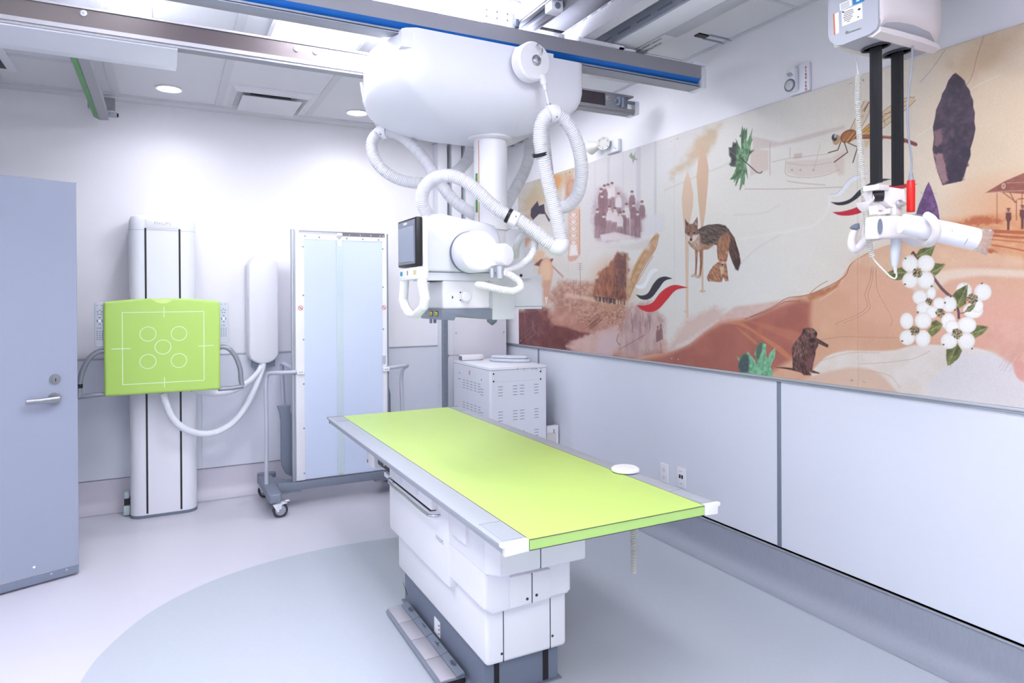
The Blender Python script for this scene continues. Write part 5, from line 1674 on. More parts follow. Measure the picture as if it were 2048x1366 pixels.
for k in range(220):
    a, b = 1150 + _rs.rand() * 100, 605 + _rs.rand() * 40
    oval(a, b + (a - 1150) * .1, .6 + _rs.rand(), .6 + _rs.rand(), (128, 76, 62) if k % 2 else (224, 180, 158), .6, .8)
for k in range(10):
    a, b = 1160 + _rs.rand() * 25, 648 + _rs.rand() * 12
    stroke([(a, b), (a + 22, b - 16 - _rs.rand() * 6)], 1, (116, 70, 62), .7)
# street photo patch
fill([(1256, 610), (1300, 600), (1330, 640), (1325, 700), (1290, 710), (1245, 712), (1236, 690)], (206, 180, 176), 14, .85, (176, 138, 136), 7, .7, math.pi / 2, 3, warp=5)
for k in range(36):
    a = 1262 + _rs.rand() * 40; b = 625 + _rs.rand() * 20
    stroke([(a, b), (a, b + 14 + _rs.rand() * 14)], 1, (140, 104, 112), .55, smooth=False)
stroke([(1240, 698), (1265, 684), (1290, 670)], 1.6, (150, 106, 98), .7)
stroke([(1237, 668), (1234, 682), (1240, 690)], 2, (140, 92, 88), .6)
for a, b in ((1315, 655), (1321, 652)):
    fill([(a, b), (a + 4, b + 8), (a + 5, b + 26), (a - 3, b + 30), (a - 3, b + 10)], (128, 90, 88), 1.5, .8)
    oval(a + .5, b - 1, 1.8, 2.6, (120, 84, 84), .8, 1)
stroke([(1321, 684), (1323, 712)], 1.2, (130, 80, 74), .7)

# --- dunes across the middle
DUNE = curve([(1240, 730), (1290, 712), (1330, 706), (1372, 692), (1410, 664), (1440, 642), (1470, 636), (1500, 634), (1530, 622), (1560, 606), (1590, 594), (1625, 588), (1660, 572), (1682, 556), (1700, 530), (1740, 504), (1790, 486), (1830, 478), (1880, 486), (1940, 500), (2000, 505), (2060, 500)])
fill(DUNE + [(2300, 540), (2300, 900), (1240, 900)], (214, 166, 136), 4, 1, (226, 178, 150), 60, .8)
fill([(1380, 690), (1410, 664), (1440, 646), (1500, 637), (1560, 612), (1600, 600), (1622, 604), (1620, 640), (1625, 690), (1580, 720), (1500, 770), (1240, 760), (1240, 732), (1330, 710)], (176, 106, 92), 16, .95, (160, 92, 80), 26, .6)
fill([(1436, 636), (1470, 612), (1510, 608), (1560, 600), (1600, 592), (1560, 612), (1500, 637), (1440, 648)], (214, 170, 160), 8, .6, (196, 150, 140), 8, .6)
fill([(1370, 640), (1430, 612), (1450, 620), (1440, 644), (1400, 668), (1340, 706), (1330, 700)], (208, 170, 160), 16, .6, warp=5)
for P, c, w in (([(1620, 590), (1690, 552), (1702, 528), (1740, 504)], (140, 82, 62), 1.6), ([(1500, 634), (1545, 614), (1575, 596), (1605, 592), (1640, 582)], (150, 90, 72), 1.6), ([(1490, 638), (1540, 620), (1570, 604), (1600, 602)], (142, 74, 62), 1.4), ([(1640, 600), (1670, 580), (1685, 560)], (236, 190, 160), 2), ([(1620, 586), (1640, 570), (1655, 562)], (170, 104, 70), 1.4)):
    stroke(P, w, c, .8)
fill([(1612, 592), (1640, 580), (1668, 570), (1684, 556), (1676, 574), (1650, 590), (1620, 602)], (196, 132, 96), 6, .8, (170, 100, 68), 6, .7)
# road lines
fill([(1459, 648), (1470, 641), (1485, 645), (1520, 668), (1560, 692), (1585, 715), (1580, 722), (1540, 690), (1500, 660), (1476, 650)], (206, 134, 96), 1.6, .75)
fill([(1470, 651), (1495, 668), (1516, 686), (1512, 690), (1488, 670)], (206, 138, 100), 2, .6)
fill([(1490, 640), (1520, 645), (1600, 665), (1630, 680), (1600, 690), (1560, 672)], (196, 122, 96), 5, .55)
fill([(1517, 646), (1530, 648), (1520, 680), (1508, 678)], (190, 112, 86), 3, .5)
# wave folds
for P in ([(1745, 520), (1740, 560), (1730, 590), (1735, 612), (1715, 630), (1690, 640), (1672, 648)], [(1748, 524), (1744, 562), (1736, 592), (1740, 616), (1718, 634), (1688, 646)], [(1752, 530), (1755, 580), (1770, 610), (1785, 640), (1782, 652)]):
    stroke(P, 1.4, (160, 104, 82), .7); stroke([(a + 2.5, b) for a, b in P], 1.4, (236, 196, 168), .6)
stroke([(1640, 680), (1680, 674), (1720, 674), (1800, 676)], 1, (170, 116, 96), .6)
oval(1790, 600, 80, 60, (226, 176, 150), .5, 60)
oval(1930, 610, 110, 60, (230, 180, 160), .6, 60)
oval(1990, 650, 90, 50, (224, 166, 150), .6, 50)
# pale band at upper right of the dunes
fill(curve([(1800, 560), (1850, 548), (1900, 538), (1960, 536), (2060, 540)]) + [(2060, 556), (1960, 552), (1900, 560), (1850, 600)], (230, 208, 188), 10, .9)
fill([(1700, 520), (1760, 498), (1840, 482), (1930, 500), (2048, 500), (2048, 535), (1930, 532), (1850, 545), (1790, 555)], (222, 182, 152), 14, .8, (232, 196, 166), 18, .7)
# pale swirl at the bottom
fill(curve([(1625, 740), (1655, 712), (1690, 702), (1740, 702), (1790, 700), (1830, 690), (1880, 690), (1930, 692), (1985, 706), (2030, 740)]) + [(2300, 800), (2300, 900), (1600, 900)], (226, 214, 202), 5, 1, (232, 224, 216), 30, .8)
fill(curve([(1600, 760), (1660, 742), (1700, 735), (1740, 738), (1760, 748), (1800, 790)]) + [(1800, 830), (1560, 800)], (218, 186, 164), 8, .9)
for P in ([(1720, 728), (1780, 724), (1830, 716), (1860, 702)], [(1740, 742), (1780, 752), (1800, 775)], [(1640, 722), (1700, 706), (1760, 706)]):
    stroke(P, 1, (186, 146, 122), .6)
fill([(1920, 705), (1985, 702), (2030, 725), (2300, 760), (2300, 900), (1830, 900), (1860, 760)], (222, 216, 218), 18, .8)
# the pink palm at the right edge
fill(curve([(1960, 660), (1990, 700), (2020, 725), (2048, 745)]) + [(2300, 800), (2300, 640), (2000, 640)], (226, 176, 158), 10, .9, (214, 158, 142), 24, .6)
oval(2042, 742, 13, 22, (222, 160, 148), .95, 4, -.4)
for k in range(5):
    stroke([(1998 + k * 5, 735 + _rs.rand() * 10), (2014 + k * 6, 706 + _rs.rand() * 8)], .8, (160, 130, 130), .5)

# --- carved pole and the dark bird
fill([(1128, 352), (1144, 350), (1151, 370), (1150, 395), (1140, 405), (1128, 402), (1131, 380)], (214, 176, 150), 3, .8, (176, 130, 110), 4, .6)
oval(1143, 378, 14, 26, (202, 160, 136), .7, 4)
oval(1143, 378, 7, 15, (222, 192, 160), .8, 3)
oval(1143, 380, 11, 21, (170, 116, 98), .4, 2)
fill([(1136, 425), (1160, 412), (1160, 505), (1150, 520), (1136, 522)], (214, 178, 158), 3, .9)
for k in range(6):
    oval(1147, 432 + k * 14, 6, 6, (232, 220, 214), .8, 2)
    stroke([(1140, 428 + k * 14), (1147, 436 + k * 14), (1154, 428 + k * 14)], 1.2, (160, 112, 96), .6)
stroke([(1159, 420), (1159, 508)], 3, (200, 146, 116), .8)
fill([(1141, 490), (1153, 490), (1156, 512), (1138, 514)], (236, 232, 230), 2, .8)
fill([(1135, 512), (1160, 510), (1152, 520), (1140, 524)], (206, 160, 146), 2, .8)
fill([(1037, 440), (1060, 425), (1070, 470), (1050, 500), (1037, 520)], (186, 130, 100), 12, .8, (206, 180, 150), 10, .7)
fill([(1075, 402), (1078, 412), (1088, 408), (1090, 424), (1100, 440), (1098, 444), (1090, 428), (1078, 428), (1066, 440), (1061, 432), (1062, 418)], (58, 50, 66), 1.5, 1, (90, 70, 80), 3, .5)
# masks
fill([(1064, 520), (1068, 504), (1080, 500), (1090, 504), (1086, 522), (1070, 532)], (222, 190, 158), 2, 1, (206, 160, 130), 7, .5)
fill([(1068, 530), (1082, 518), (1096, 520), (1108, 516), (1100, 530), (1085, 534)], (84, 62, 62), 2, .95, (150, 60, 56), 3, .6)
for k in range(5):
    stroke([(1093 + k * 4, 508 + k * 2), (1104 + k * 3, 514 + k * 3)], 1.4, (226, 214, 190), .8)
oval(1091, 545, 14.5, 30, (226, 190, 156), 1, 2.5, .08, (206, 156, 126))
fill([(1086, 560), (1104, 560), (1100, 585), (1096, 612), (1091, 614), (1086, 590)], (206, 156, 132), 5, .8)
fill([(1089, 594), (1096, 594), (1093, 614)], (240, 226, 212), 1.5, .9)
stroke([(1105, 532), (1127, 553)], 2.4, (196, 150, 132), .9)
stroke([(1106, 534), (1126, 556)], .8, (110, 70, 66), .8)
# --- lavender group photograph
for a, w, al in ((1217, 5, .5), (1277, 9, .5), (1310, 4, .45), (1312, 1, .6), (1190, 3, .3), (1246, 3, .3)):
    stroke([(a, 262 + (1446 - a) * .32 - 40), (a, 470)], w, (190, 180, 192), al, 3)
fill([(1186, 400), (1196, 375), (1235, 370), (1260, 400), (1285, 405), (1296, 440), (1282, 478), (1255, 478), (1215, 486), (1190, 484), (1182, 440)], (188, 166, 172), 10, .6, (160, 134, 142), 5, .8, math.pi / 2, 2, warp=4)
rp = random.Random(4)
PEO = [(1202, 379, 60, 0), (1209, 372, 60, 0), (1216, 370, 62, 1), (1224, 367, 66, 1), (1204, 390, 64, 0), (1237, 388, 60, 1), (1253, 409, 62, 1), (1267, 408, 64, 0), (1284, 404, 60, 0), (1219, 414, 56, 1), (1230, 417, 52, 1), (1240, 426, 44, 1), (1207, 430, 40, 0), (1195, 420, 56, 0), (1247, 424, 50, 0), (1264, 384, 40, 0), (1275, 425, 50, 0)]
for a, b, h, lt in sorted(PEO, key=lambda p: p[1]):
    tc_ = (224, 216, 216) if lt else (136, 104, 110)
    fill([(a - 3, b + 6), (a + 4, b + 6), (a + 6.5, b + 14), (a + 6, b + 30), (a - 6, b + 30), (a - 6, b + 14)], tc_, 1.6, .85)
    fill([(a - 5.5, b + 27), (a + 5.5, b + 27), (a + 6, b + h), (a - 6, b + h)], (138, 104, 110), 2.5, .8, (170, 140, 144), 3, .7, math.pi / 2, 4)
    oval(a, b + 2, 3, 4, (216, 196, 192), .95, 1)
    oval(a, b - .8, 3.3, 2.6, (122, 94, 100), .9, 1)
fill([(1200, 470), (1230, 464), (1262, 472), (1262, 478), (1204, 482)], (222, 210, 212), 3, .9)
fill([(1282, 440), (1300, 430), (1330, 425), (1330, 460), (1305, 470), (1284, 476)], (222, 218, 222), 8, .8)
fill([(1176, 470), (1200, 486), (1250, 490), (1300, 476), (1300, 500), (1176, 500)], (216, 208, 204), 10, .8)

# --- boat photograph, very faint
fill([(1505, 272), (1560, 284), (1640, 262), (1690, 250), (1690, 258), (1600, 284), (1540, 296), (1505, 300)], (196, 176, 168), 5, .5)
fill([(1500, 296), (1538, 300), (1538, 340), (1500, 352)], (206, 176, 164), 6, .5)
fill([(1572, 322), (1640, 318), (1665, 314), (1680, 340), (1640, 352), (1600, 354), (1574, 346)], (212, 192, 182), 4, .5)
fill([(1588, 308), (1604, 306), (1604, 316), (1588, 318)], (190, 150, 142), 3, .5)
fill([(1664, 312), (1690, 300), (1690, 350), (1676, 352)], (200, 164, 152), 8, .4)
for P, w in (([(1572, 322), (1572, 348), (1590, 354), (1640, 353), (1680, 340)], 1.6), ([(1576, 326), (1620, 331), (1664, 324)], 1.2), ([(1544, 324), (1572, 318), (1600, 314), (1656, 308)], 1.4), ([(1540, 286), (1540, 350)], 2), ([(1580, 296), (1580, 316)], 1.5), ([(1628, 340), (1640, 290)], .9), ([(1490, 378), (1560, 378), (1690, 374)], 2), ([(1575, 362), (1600, 366), (1650, 370)], 2)):
    stroke(P, w, (176, 154, 146), .55, 1.4)
for a in (1584, 1601, 1627):
    oval(a, 340, 2.4, 2.4, (180, 146, 138), .6, 1)

# --- railway station, orange sepia
fill([(1880, 440), (1960, 428), (2060, 420), (2060, 520), (1975, 505), (1880, 455)], (224, 164, 120), 18, .7, (206, 130, 84), 12, .7)
fill([(1900, 452), (1960, 430), (2010, 440), (2000, 448), (1940, 452)], (186, 96, 60), 8, .7, warp=5)
fill([(1970, 386), (2010, 362), (2050, 345), (2300, 240), (2300, 390), (2050, 388), (2000, 384)], (156, 92, 78), 1.5, .95, (136, 76, 64), 8, .6)
stroke([(1970, 386), (2000, 383), (2060, 381)], 1.5, (214, 170, 146), .8)
stroke([(2012, 366), (2060, 364)], 1.2, (206, 160, 140), .8)
oval(2007, 372, 4, 5.5, (232, 206, 190), .9, 1); oval(2007, 372, 2.4, 3.8, (156, 92, 78), .9, 1); stroke([(2007, 368), (2007, 377)], .9, (232, 206, 190), .8)
for P in ([(2033, 400), (2033, 440)], [(2033, 405), (2006, 385)], [(2030, 405), (2020, 385)], [(2044, 386), (2044, 412)], [(2036, 398), (2060, 396)]):
    stroke(P, 2, (140, 76, 60), .85, smooth=False)
stroke([(1994, 386), (1994, 448)], 1.4, (150, 84, 64), .8)
for a, b, h in ((2017, 418, 42), (2045, 412, 46)):
    fill([(a - 5, b + 7), (a + 5, b + 7), (a + 6, b + 20), (a + 2.5, b + 26), (a + 2, b + h), (a - 3, b + h), (a - 3, b + 26), (a - 6, b + 18)], (104, 58, 58), 1.4, .95)
    oval(a, b + 2, 2.8, 4, (140, 84, 74), .95, 1); stroke([(a - 4, b - 1), (a + 4, b - 1)], 1.6, (96, 54, 54), .9)
for P, w in (([(1975, 462), (2060, 466)], 7), ([(1982, 470), (2020, 474), (2060, 476)], 5), ([(1975, 478), (2060, 486)], 2), ([(1965, 488), (2010, 494), (2060, 504)], 3)):
    stroke(P, w, (176, 88, 54), .85, 2)
fill([(1966, 490), (1985, 498), (1996, 505), (1975, 506)], (176, 88, 54), 5, .8, warp=4)

# --- paddles
PD = lambda L: T(1300, 240, 3.793, L)
fill(PD([(285, 385), (310, 460), (328, 560), (325, 660), (310, 740), (296, 800), (290, 1366), (292, 1500), (272, 1500), (272, 1366), (265, 860), (250, 740), (240, 600), (255, 480)]), (222, 190, 164), 1.2, .9)
fill(PD([(400, 185), (430, 280), (445, 370), (440, 480), (420, 700), (405, 800), (405, 1285), (425, 1300), (400, 1312), (370, 1300), (392, 1285), (385, 800), (365, 600), (352, 430), (368, 290)]), (214, 178, 148), 1.2, .9)
oval(1372, 623, 5, 2, (222, 190, 164), .9, 1)
# --- swooshes
A = lambda L: T(1020, 250, 2.732, L)
def swoosh(L, c):
    P = curve(L[0]) + curve(L[1])[::-1]
    fill(P, c, 1.1)
swoosh((A([(683, 872), (706, 876), (732, 862), (754, 815), (772, 790), (795, 784), (812, 794)]), A([(683, 872), (694, 890), (714, 895), (738, 888), (762, 845), (784, 810), (812, 794)])), (238, 240, 244))
swoosh((A([(687, 926), (722, 932), (752, 920), (784, 868), (812, 838), (846, 828), (888, 838)]), A([(687, 926), (710, 948), (742, 955), (774, 942), (812, 895), (846, 852), (888, 838)])), (44, 42, 52))
swoosh((A([(693, 985), (735, 986), (776, 972), (820, 918), (858, 888), (900, 874), (972, 888)]), A([(693, 985), (720, 1010), (762, 1022), (808, 1008), (858, 955), (908, 902), (972, 888)])), (206, 36, 46))
Bq = lambda L: T(1640, 330, 5.464, L)
swoosh((Bq([(105, 318), (180, 312), (240, 250), (300, 175), (380, 122), (520, 100)]), Bq([(105, 318), (160, 345), (225, 330), (280, 270), (360, 185), (520, 120)])), (232, 234, 240))
stroke(Bq([(105, 318), (180, 312), (240, 250), (300, 175), (380, 122), (520, 100)]), .9, (150, 150, 156), .6)
swoosh((Bq([(115, 405), (230, 405), (330, 370), (430, 275), (560, 190), (680, 150), (780, 155)]), Bq([(115, 405), (190, 438), (290, 430), (400, 370), (510, 270), (640, 195), (780, 155)])), (42, 40, 54))
swoosh((Bq([(135, 515), (240, 508), (380, 470), (520, 400), (640, 290), (800, 215), (1065, 208)]), Bq([(135, 515), (200, 546), (320, 552), (450, 520), (560, 460), (720, 330), (1065, 208)])), (196, 30, 52))
# --- maple leaves
Lf = lambda L: T(1440, 200, 6.829, L)
lf1 = [(305, 350), (320, 420), (335, 375), (350, 420), (370, 370), (372, 470), (362, 560), (378, 560), (400, 500), (445, 385), (432, 500), (445, 540), (420, 610), (410, 690), (455, 690), (400, 760), (380, 830), (355, 870), (370, 960), (382, 1090), (360, 1020), (347, 980), (340, 1090), (330, 1170), (312, 1150), (275, 1220), (285, 1080), (270, 1060), (215, 1165), (225, 1080), (190, 1130), (195, 1090), (145, 1080), (185, 1010), (195, 990), (222, 920), (150, 905), (125, 880), (150, 850), (155, 800), (125, 750), (150, 720), (120, 650), (165, 650), (180, 575), (205, 600), (222, 560), (203, 522), (235, 560), (250, 600), (268, 640), (290, 680), (287, 590), (290, 520), (260, 490), (278, 480)]
fill(Lf(lf1), (118, 164, 118), 1.1, 1, (74, 104, 78), 5, .9)
fill(Lf([(120, 650), (165, 650), (180, 575), (215, 590), (232, 620), (225, 740), (215, 900), (150, 905), (125, 880), (150, 850), (155, 800), (125, 750)]), (70, 68, 70), 5, .85, (40, 44, 40), 5, .7)
fill(Lf([(290, 480), (320, 400), (345, 420), (330, 520), (300, 620)]), (52, 68, 52), 5, .7)
for P in ([(275, 1220), (300, 1080), (320, 960)], [(215, 1165), (250, 1050), (280, 960)], [(150, 1080), (210, 1040), (250, 960)], [(455, 690), (410, 720)]):
    stroke(Lf(P), 3, (56, 74, 56), .5, 3)
for P in ([(350, 850), (300, 700), (225, 560)], [(350, 850), (330, 600), (330, 400)], [(350, 850), (400, 640), (440, 420)], [(350, 850), (310, 980), (290, 1180)], [(350, 850), (240, 780), (140, 700)]):
    stroke(Lf(P), .9, (176, 206, 170), .6)
stroke(Lf([(265, 785), (350, 850), (440, 930), (510, 988), (552, 998), (576, 978)]), 1.7, (44, 28, 28), 1)
Bv = lambda L: T(1440, 560, 5.94, L)
lf2 = [(200, 905), (240, 940), (280, 870), (315, 885), (330, 850), (362, 890), (420, 960), (432, 1005), (442, 960), (410, 880), (430, 800), (480, 735), (500, 730), (512, 755), (548, 762), (548, 900), (570, 945), (590, 870), (655, 805), (655, 920), (620, 980), (600, 1040), (630, 1090), (622, 1160), (240, 1105), (230, 1030), (212, 1020), (230, 980)]
fill(Bv(lf2), (142, 204, 160), 1.2, 1, (96, 150, 120), 6, .7)
fill(Bv([(212, 1020), (235, 940), (280, 870), (340, 890), (350, 980), (340, 1100), (240, 1105)]), (74, 74, 88), 5, .85, (60, 110, 96), 5, .7)
fill(Bv([(430, 800), (480, 735), (510, 740), (500, 850), (450, 960), (425, 920)]), (72, 100, 84), 4, .8, (110, 90, 90), 4, .6)
for P in ([(430, 1010), (470, 900), (490, 760)], [(500, 1130), (520, 960), (540, 800)], [(560, 1130), (600, 960), (645, 830)], [(350, 1110), (400, 1000), (350, 900)], [(420, 1115), (400, 1060), (340, 1050)]):
    stroke(Bv(P), .9, (60, 110, 90), .6)
fill([(1262, 305), (1267, 312), (1271, 303), (1270, 314), (1276, 320), (1269, 320), (1266, 327), (1264, 318), (1258, 313)], (150, 160, 130), 1.5, .8, (110, 116, 100), 3, .7)
# --- coyotes
fill(PD([(600, 835), (640, 890), (662, 960), (680, 1020), (687, 1080), (668, 1142), (650, 1132), (625, 1080), (600, 1010), (590, 930)]), (126, 88, 72), 1.2, 1, (64, 46, 44), 1.8, .9, 1.15, 4)
fill(PD([(630, 1060), (684, 1050), (687, 1085), (668, 1142), (650, 1132)]), (66, 42, 42), 5, .8)
fill(PD([(365, 830), (400, 808), (440, 795), (520, 788), (570, 800), (600, 830), (612, 870), (610, 930), (595, 985), (585, 1040), (560, 1060), (530, 1045), (515, 1000), (508, 950), (485, 945), (440, 980), (400, 985), (380, 1000), (340, 985), (310, 960), (288, 930), (330, 860)]), (124, 104, 92), 1.2, 1, (58, 48, 46), 1.6, .85, .35, 3.5)
fill(PD([(508, 940), (530, 880), (590, 850), (612, 880), (608, 930), (595, 985), (585, 1040), (560, 1060), (530, 1045), (515, 1000)]), (184, 132, 98), 5, .9, (130, 84, 62), 1.6, .7, 1.4, 4)
fill(PD([(390, 930), (440, 950), (500, 925), (485, 950), (440, 982), (400, 985), (380, 1000), (345, 985)]), (196, 152, 122), 5, .8, (140, 100, 80), 1.6, .6, .3, 3)
fill(PD([(290, 930), (340, 880), (375, 860), (390, 960), (380, 1000), (340, 985), (310, 960)]), (176, 130, 106), 4, .85, (232, 220, 208), 1.6, .7, 1.2, 3)
for L in ([(340, 980), (366, 985), (358, 1090), (354, 1180), (345, 1192), (308, 1188), (318, 1176), (340, 1166), (345, 1080)], [(374, 985), (404, 985), (399, 1090), (386, 1185), (378, 1200), (348, 1198), (356, 1184), (374, 1172), (379, 1090)]):
    fill(PD(L), (188, 132, 100), 1, 1, (116, 78, 62), 2, .7, 1.5, 4)
fill(PD([(322, 1172), (352, 1172), (346, 1193), (308, 1189)]), (214, 198, 188), 2, .8); fill(PD([(358, 1180), (386, 1180), (378, 1201), (346, 1199)]), (206, 186, 176), 2, .8)
fill(PD([(264, 745), (278, 768), (300, 788), (326, 786), (345, 755), (358, 733), (363, 770), (362, 820), (368, 870), (350, 908), (330, 926), (312, 930), (296, 915), (274, 895), (264, 850), (268, 800)]), (158, 118, 98), 1, 1, (88, 66, 60), 1.5, .7, 1.3, 3)
fill(PD([(268, 860), (290, 880), (312, 878), (340, 872), (368, 868), (352, 906), (330, 926), (312, 930), (296, 916), (276, 896)]), (232, 224, 220), 3, .9)
fill(PD([(300, 850), (324, 850), (320, 910), (312, 920), (304, 908)]), (170, 112, 88), 2.5, .9)
oval(*PD([(311, 908)])[0], 2.2, 2.6, (28, 20, 26), 1, 1)
for q_ in ((293, 858), (334, 856)):
    oval(*PD([q_])[0], 2.0, 1.3, (40, 26, 28), 1, .8)
fill(PD([(268, 758), (290, 788), (278, 812)]), (86, 56, 54), 1.5, .9); fill(PD([(354, 745), (358, 800), (338, 790)]), (206, 180, 164), 1.5, .8); fill(PD([(352, 752), (356, 780), (346, 782)]), (110, 76, 70), 1.5, .8)
fill(PD([(515, 1078), (580, 1088), (588, 1150), (596, 1220), (572, 1224), (555, 1190), (545, 1228), (520, 1230), (440, 1223), (430, 1195), (450, 1150), (480, 1105)]), (200, 146, 110), 1.1, 1, (118, 74, 58), 1.8, .8, .9, 3)
fill(PD([(525, 1110), (560, 1110), (560, 1160), (540, 1180)]), (232, 206, 180), 4, .7)
fill(PD([(505, 972), (522, 1000), (560, 1008), (586, 982), (592, 1022), (583, 1070), (556, 1106), (532, 1090), (514, 1050)]), (196, 136, 104), 1, 1, (136, 84, 68), 1.6, .7, 1.2, 3)
fill(PD([(535, 1075), (570, 1075), (556, 1106)]), (232, 216, 204), 2, .8)
oval(*PD([(551, 1096)])[0], 1.6, 1.7, (30, 20, 24), 1, .8)
for q_ in ((536, 1062), (568, 1062)):
    oval(*PD([q_])[0], 1.3, 1.0, (40, 24, 24), 1, .7)
fill(PD([(508, 982), (524, 1008), (514, 1030)]), (150, 100, 84), 1.2, .9); fill(PD([(586, 988), (590, 1020), (574, 1010)]), (226, 190, 164), 1.2, .8)
# --- beaver
fill(Bv([(1075, 670), (1100, 662), (1290, 770), (1280, 805), (1085, 720)]), (60, 40, 42), 1, 1, (120, 90, 84), 2, .6, .5, 5)
fill(Bv([(640, 1036), (760, 1036), (840, 1045), (900, 1050), (960, 1080), (940, 1095), (840, 1068), (760, 1054)]), (58, 34, 40), 1, 1, (110, 76, 74), 2, .6)
fill(Bv([(985, 600), (992, 575), (1050, 566), (1110, 578), (1146, 610), (1158, 642), (1140, 692), (1165, 720), (1168, 780), (1138, 838), (1132, 900), (1112, 970), (1098, 1050), (1100, 1070), (1185, 1102), (1180, 1116), (1100, 1104), (1058, 1088), (1084, 1132), (1000, 1130), (950, 1096), (900, 1080), (862, 1040), (860, 900), (850, 830), (870, 760), (930, 690), (968, 640)]), (124, 84, 78), 1, 1, (54, 32, 36), 1.6, .85, 1.2, 4)
for k in range(60):
    a, b = 870 + _rs.rand() * 110, 700 + _rs.rand() * 200
    stroke(Bv([(a, b), (a - 12 + _rs.randn() * 4, b + 40)]), .8, (180, 140, 130), .5, smooth=False)
for k in range(30):
    a, b = 980 + _rs.rand() * 120, 640 + _rs.rand() * 220
    stroke(Bv([(a, b), (a - 4 + _rs.randn() * 5, b + 30)]), .8, (190, 142, 132), .45, smooth=False)
fill(Bv([(1050, 700), (1120, 690), (1140, 730), (1090, 750), (1060, 740)]), (44, 28, 34), 3, .8)
fill(Bv([(1010, 990), (1080, 900), (1120, 880), (1100, 1050), (1030, 1070)]), (130, 84, 86), 6, .7)
fill(Bv([(985, 585), (1010, 580), (1010, 620), (990, 630)]), (46, 28, 34), 2, .9); oval(*Bv([(1075, 606)])[0], 1.6, 1.4, (20, 14, 18), 1, .8); oval(*Bv([(1138, 636)])[0], 2.4, 2.6, (30, 20, 26), 1, 1)
fill(Bv([(1020, 590), (1100, 580), (1140, 610), (1110, 640), (1040, 640)]), (160, 116, 106), 5, .6)
for a in (0, 24, 48, 72):
    stroke(Bv([(985 + a, 1098), (1000 + a, 1130)]), 1.2, (30, 18, 24), .8, smooth=False)
# --- arrowheads
H = lambda L: T(1560, 0, 3.416, L)
ah = [(1180, 510), (1200, 498), (1235, 525), (1262, 552), (1270, 580), (1296, 615), (1304, 650), (1320, 685), (1320, 730), (1332, 770), (1328, 830), (1336, 880), (1322, 950), (1300, 1020), (1302, 1060), (1275, 1140), (1262, 1190), (1240, 1238), (1110, 1266), (1075, 1170), (1062, 1120), (1052, 1080), (1042, 1020), (1052, 940), (1044, 870), (1060, 800), (1066, 750), (1098, 680), (1108, 640), (1130, 605), (1150, 550)]
fill(H(ah), (84, 66, 82), 1.1, 1, (58, 44, 62), 14, .9)
fill(H([(1150, 960), (1240, 930), (1300, 1020), (1300, 1070), (1240, 1238), (1130, 1255), (1150, 1130)]), (48, 40, 60), 5, .7, (70, 54, 72), 10, .7, warp=6)
fill(H([(1055, 900), (1100, 880), (1110, 960), (1075, 1000), (1050, 990)]), (150, 112, 118), 3, .8, warp=4)
fill(H([(1050, 1050), (1110, 1050), (1130, 1120), (1145, 1230), (1112, 1262), (1076, 1170)]), (168, 130, 132), 3, .95, (150, 112, 116), 8, .6, warp=4)
for k in range(110):
    _a, _q = _rs.rand() * 6.283, math.sqrt(_rs.rand())
    oval(1908 + 27 * _q * math.cos(_a), 250 + 78 * _q * math.sin(_a), 2 + _rs.rand() * 5, 1.5 + _rs.rand() * 3, (108, 86, 100) if k % 2 else (50, 38, 54), .35, 3, _rs.rand() * 3, warp=2)
S6 = lambda L: T(1840, 300, 5.692, L)
fill(S6([(98, 362), (130, 430), (165, 530), (200, 640), (215, 720), (230, 850), (100, 850), (-60, 830), (-40, 720), (-10, 620), (30, 530), (60, 440)]), (126, 88, 138), 1.1, 1, (92, 60, 104), 6, .8)
fill(S6([(80, 400), (60, 560), (60, 850), (-60, 830), (-40, 720), (-10, 620), (30, 530)]), (84, 58, 98), 3, .7, (120, 84, 128), 4, .7)
for k in range(26):
    a, b = _rs.rand() * 190, 470 + _rs.rand() * 330
    stroke(S6([(a, b), (a + 10, b + 14), (a + 24, b + 10)]), 1, (170, 130, 178), .55)
# --- dragonfly
fill(H([(480, 885), (520, 800), (575, 690), (600, 685), (628, 705), (600, 790), (550, 880)]), (214, 186, 150), 1.2, .55)
fill(H([(545, 905), (640, 820), (760, 720), (860, 668), (920, 664), (926, 685), (880, 730), (760, 830), (680, 890), (600, 925)]), (216, 180, 120), 1.2, .5)
fill(H([(545, 905), (600, 850), (660, 830), (680, 870), (600, 925)]), (206, 150, 60), 4, .7)
for P in ([(545, 905), (640, 820), (760, 720), (860, 668), (920, 664)], [(600, 925), (680, 890), (760, 830), (880, 730), (926, 685)], [(560, 910), (700, 800), (860, 690)], [(480, 885), (520, 800), (575, 690)], [(550, 880), (600, 790), (628, 705)], [(600, 900), (720, 820), (860, 720)], [(700, 790), (720, 850)], [(760, 740), (780, 800)], [(640, 830), (660, 890)], [(560, 760), (610, 700)], [(700, 780), (760, 770)], [(520, 830), (570, 790)]):
    stroke(H(P), 1.1, (112, 74, 54), .75)
stroke(H([(575, 760), (605, 700)]), 2.2, (110, 60, 44), .8)
stroke(H([(500, 940), (600, 935), (700, 936), (800, 945), (870, 965), (930, 988)]), 5.5, (150, 74, 60), 1, 1.4)
stroke(H([(500, 935), (560, 934), (640, 934)]), 9, (142, 78, 56), 1, 1.4)
stroke(H([(840, 955), (880, 968), (925, 986)]), 7.5, (128, 58, 54), 1, 1.4)
stroke(H([(520, 932), (700, 930), (860, 955)]), 1.2, (214, 140, 100), .7)
for a in (620, 700, 780, 850):
    stroke(H([(a, 925 + (a > 800) * 25), (a, 955 + (a > 800) * 22)]), 1.2, (84, 36, 34), .7, smooth=False)
oval(*H([(468, 930)])[0], 18, 12, (172, 108, 62), 1, 1.2, -.5, (120, 66, 40))
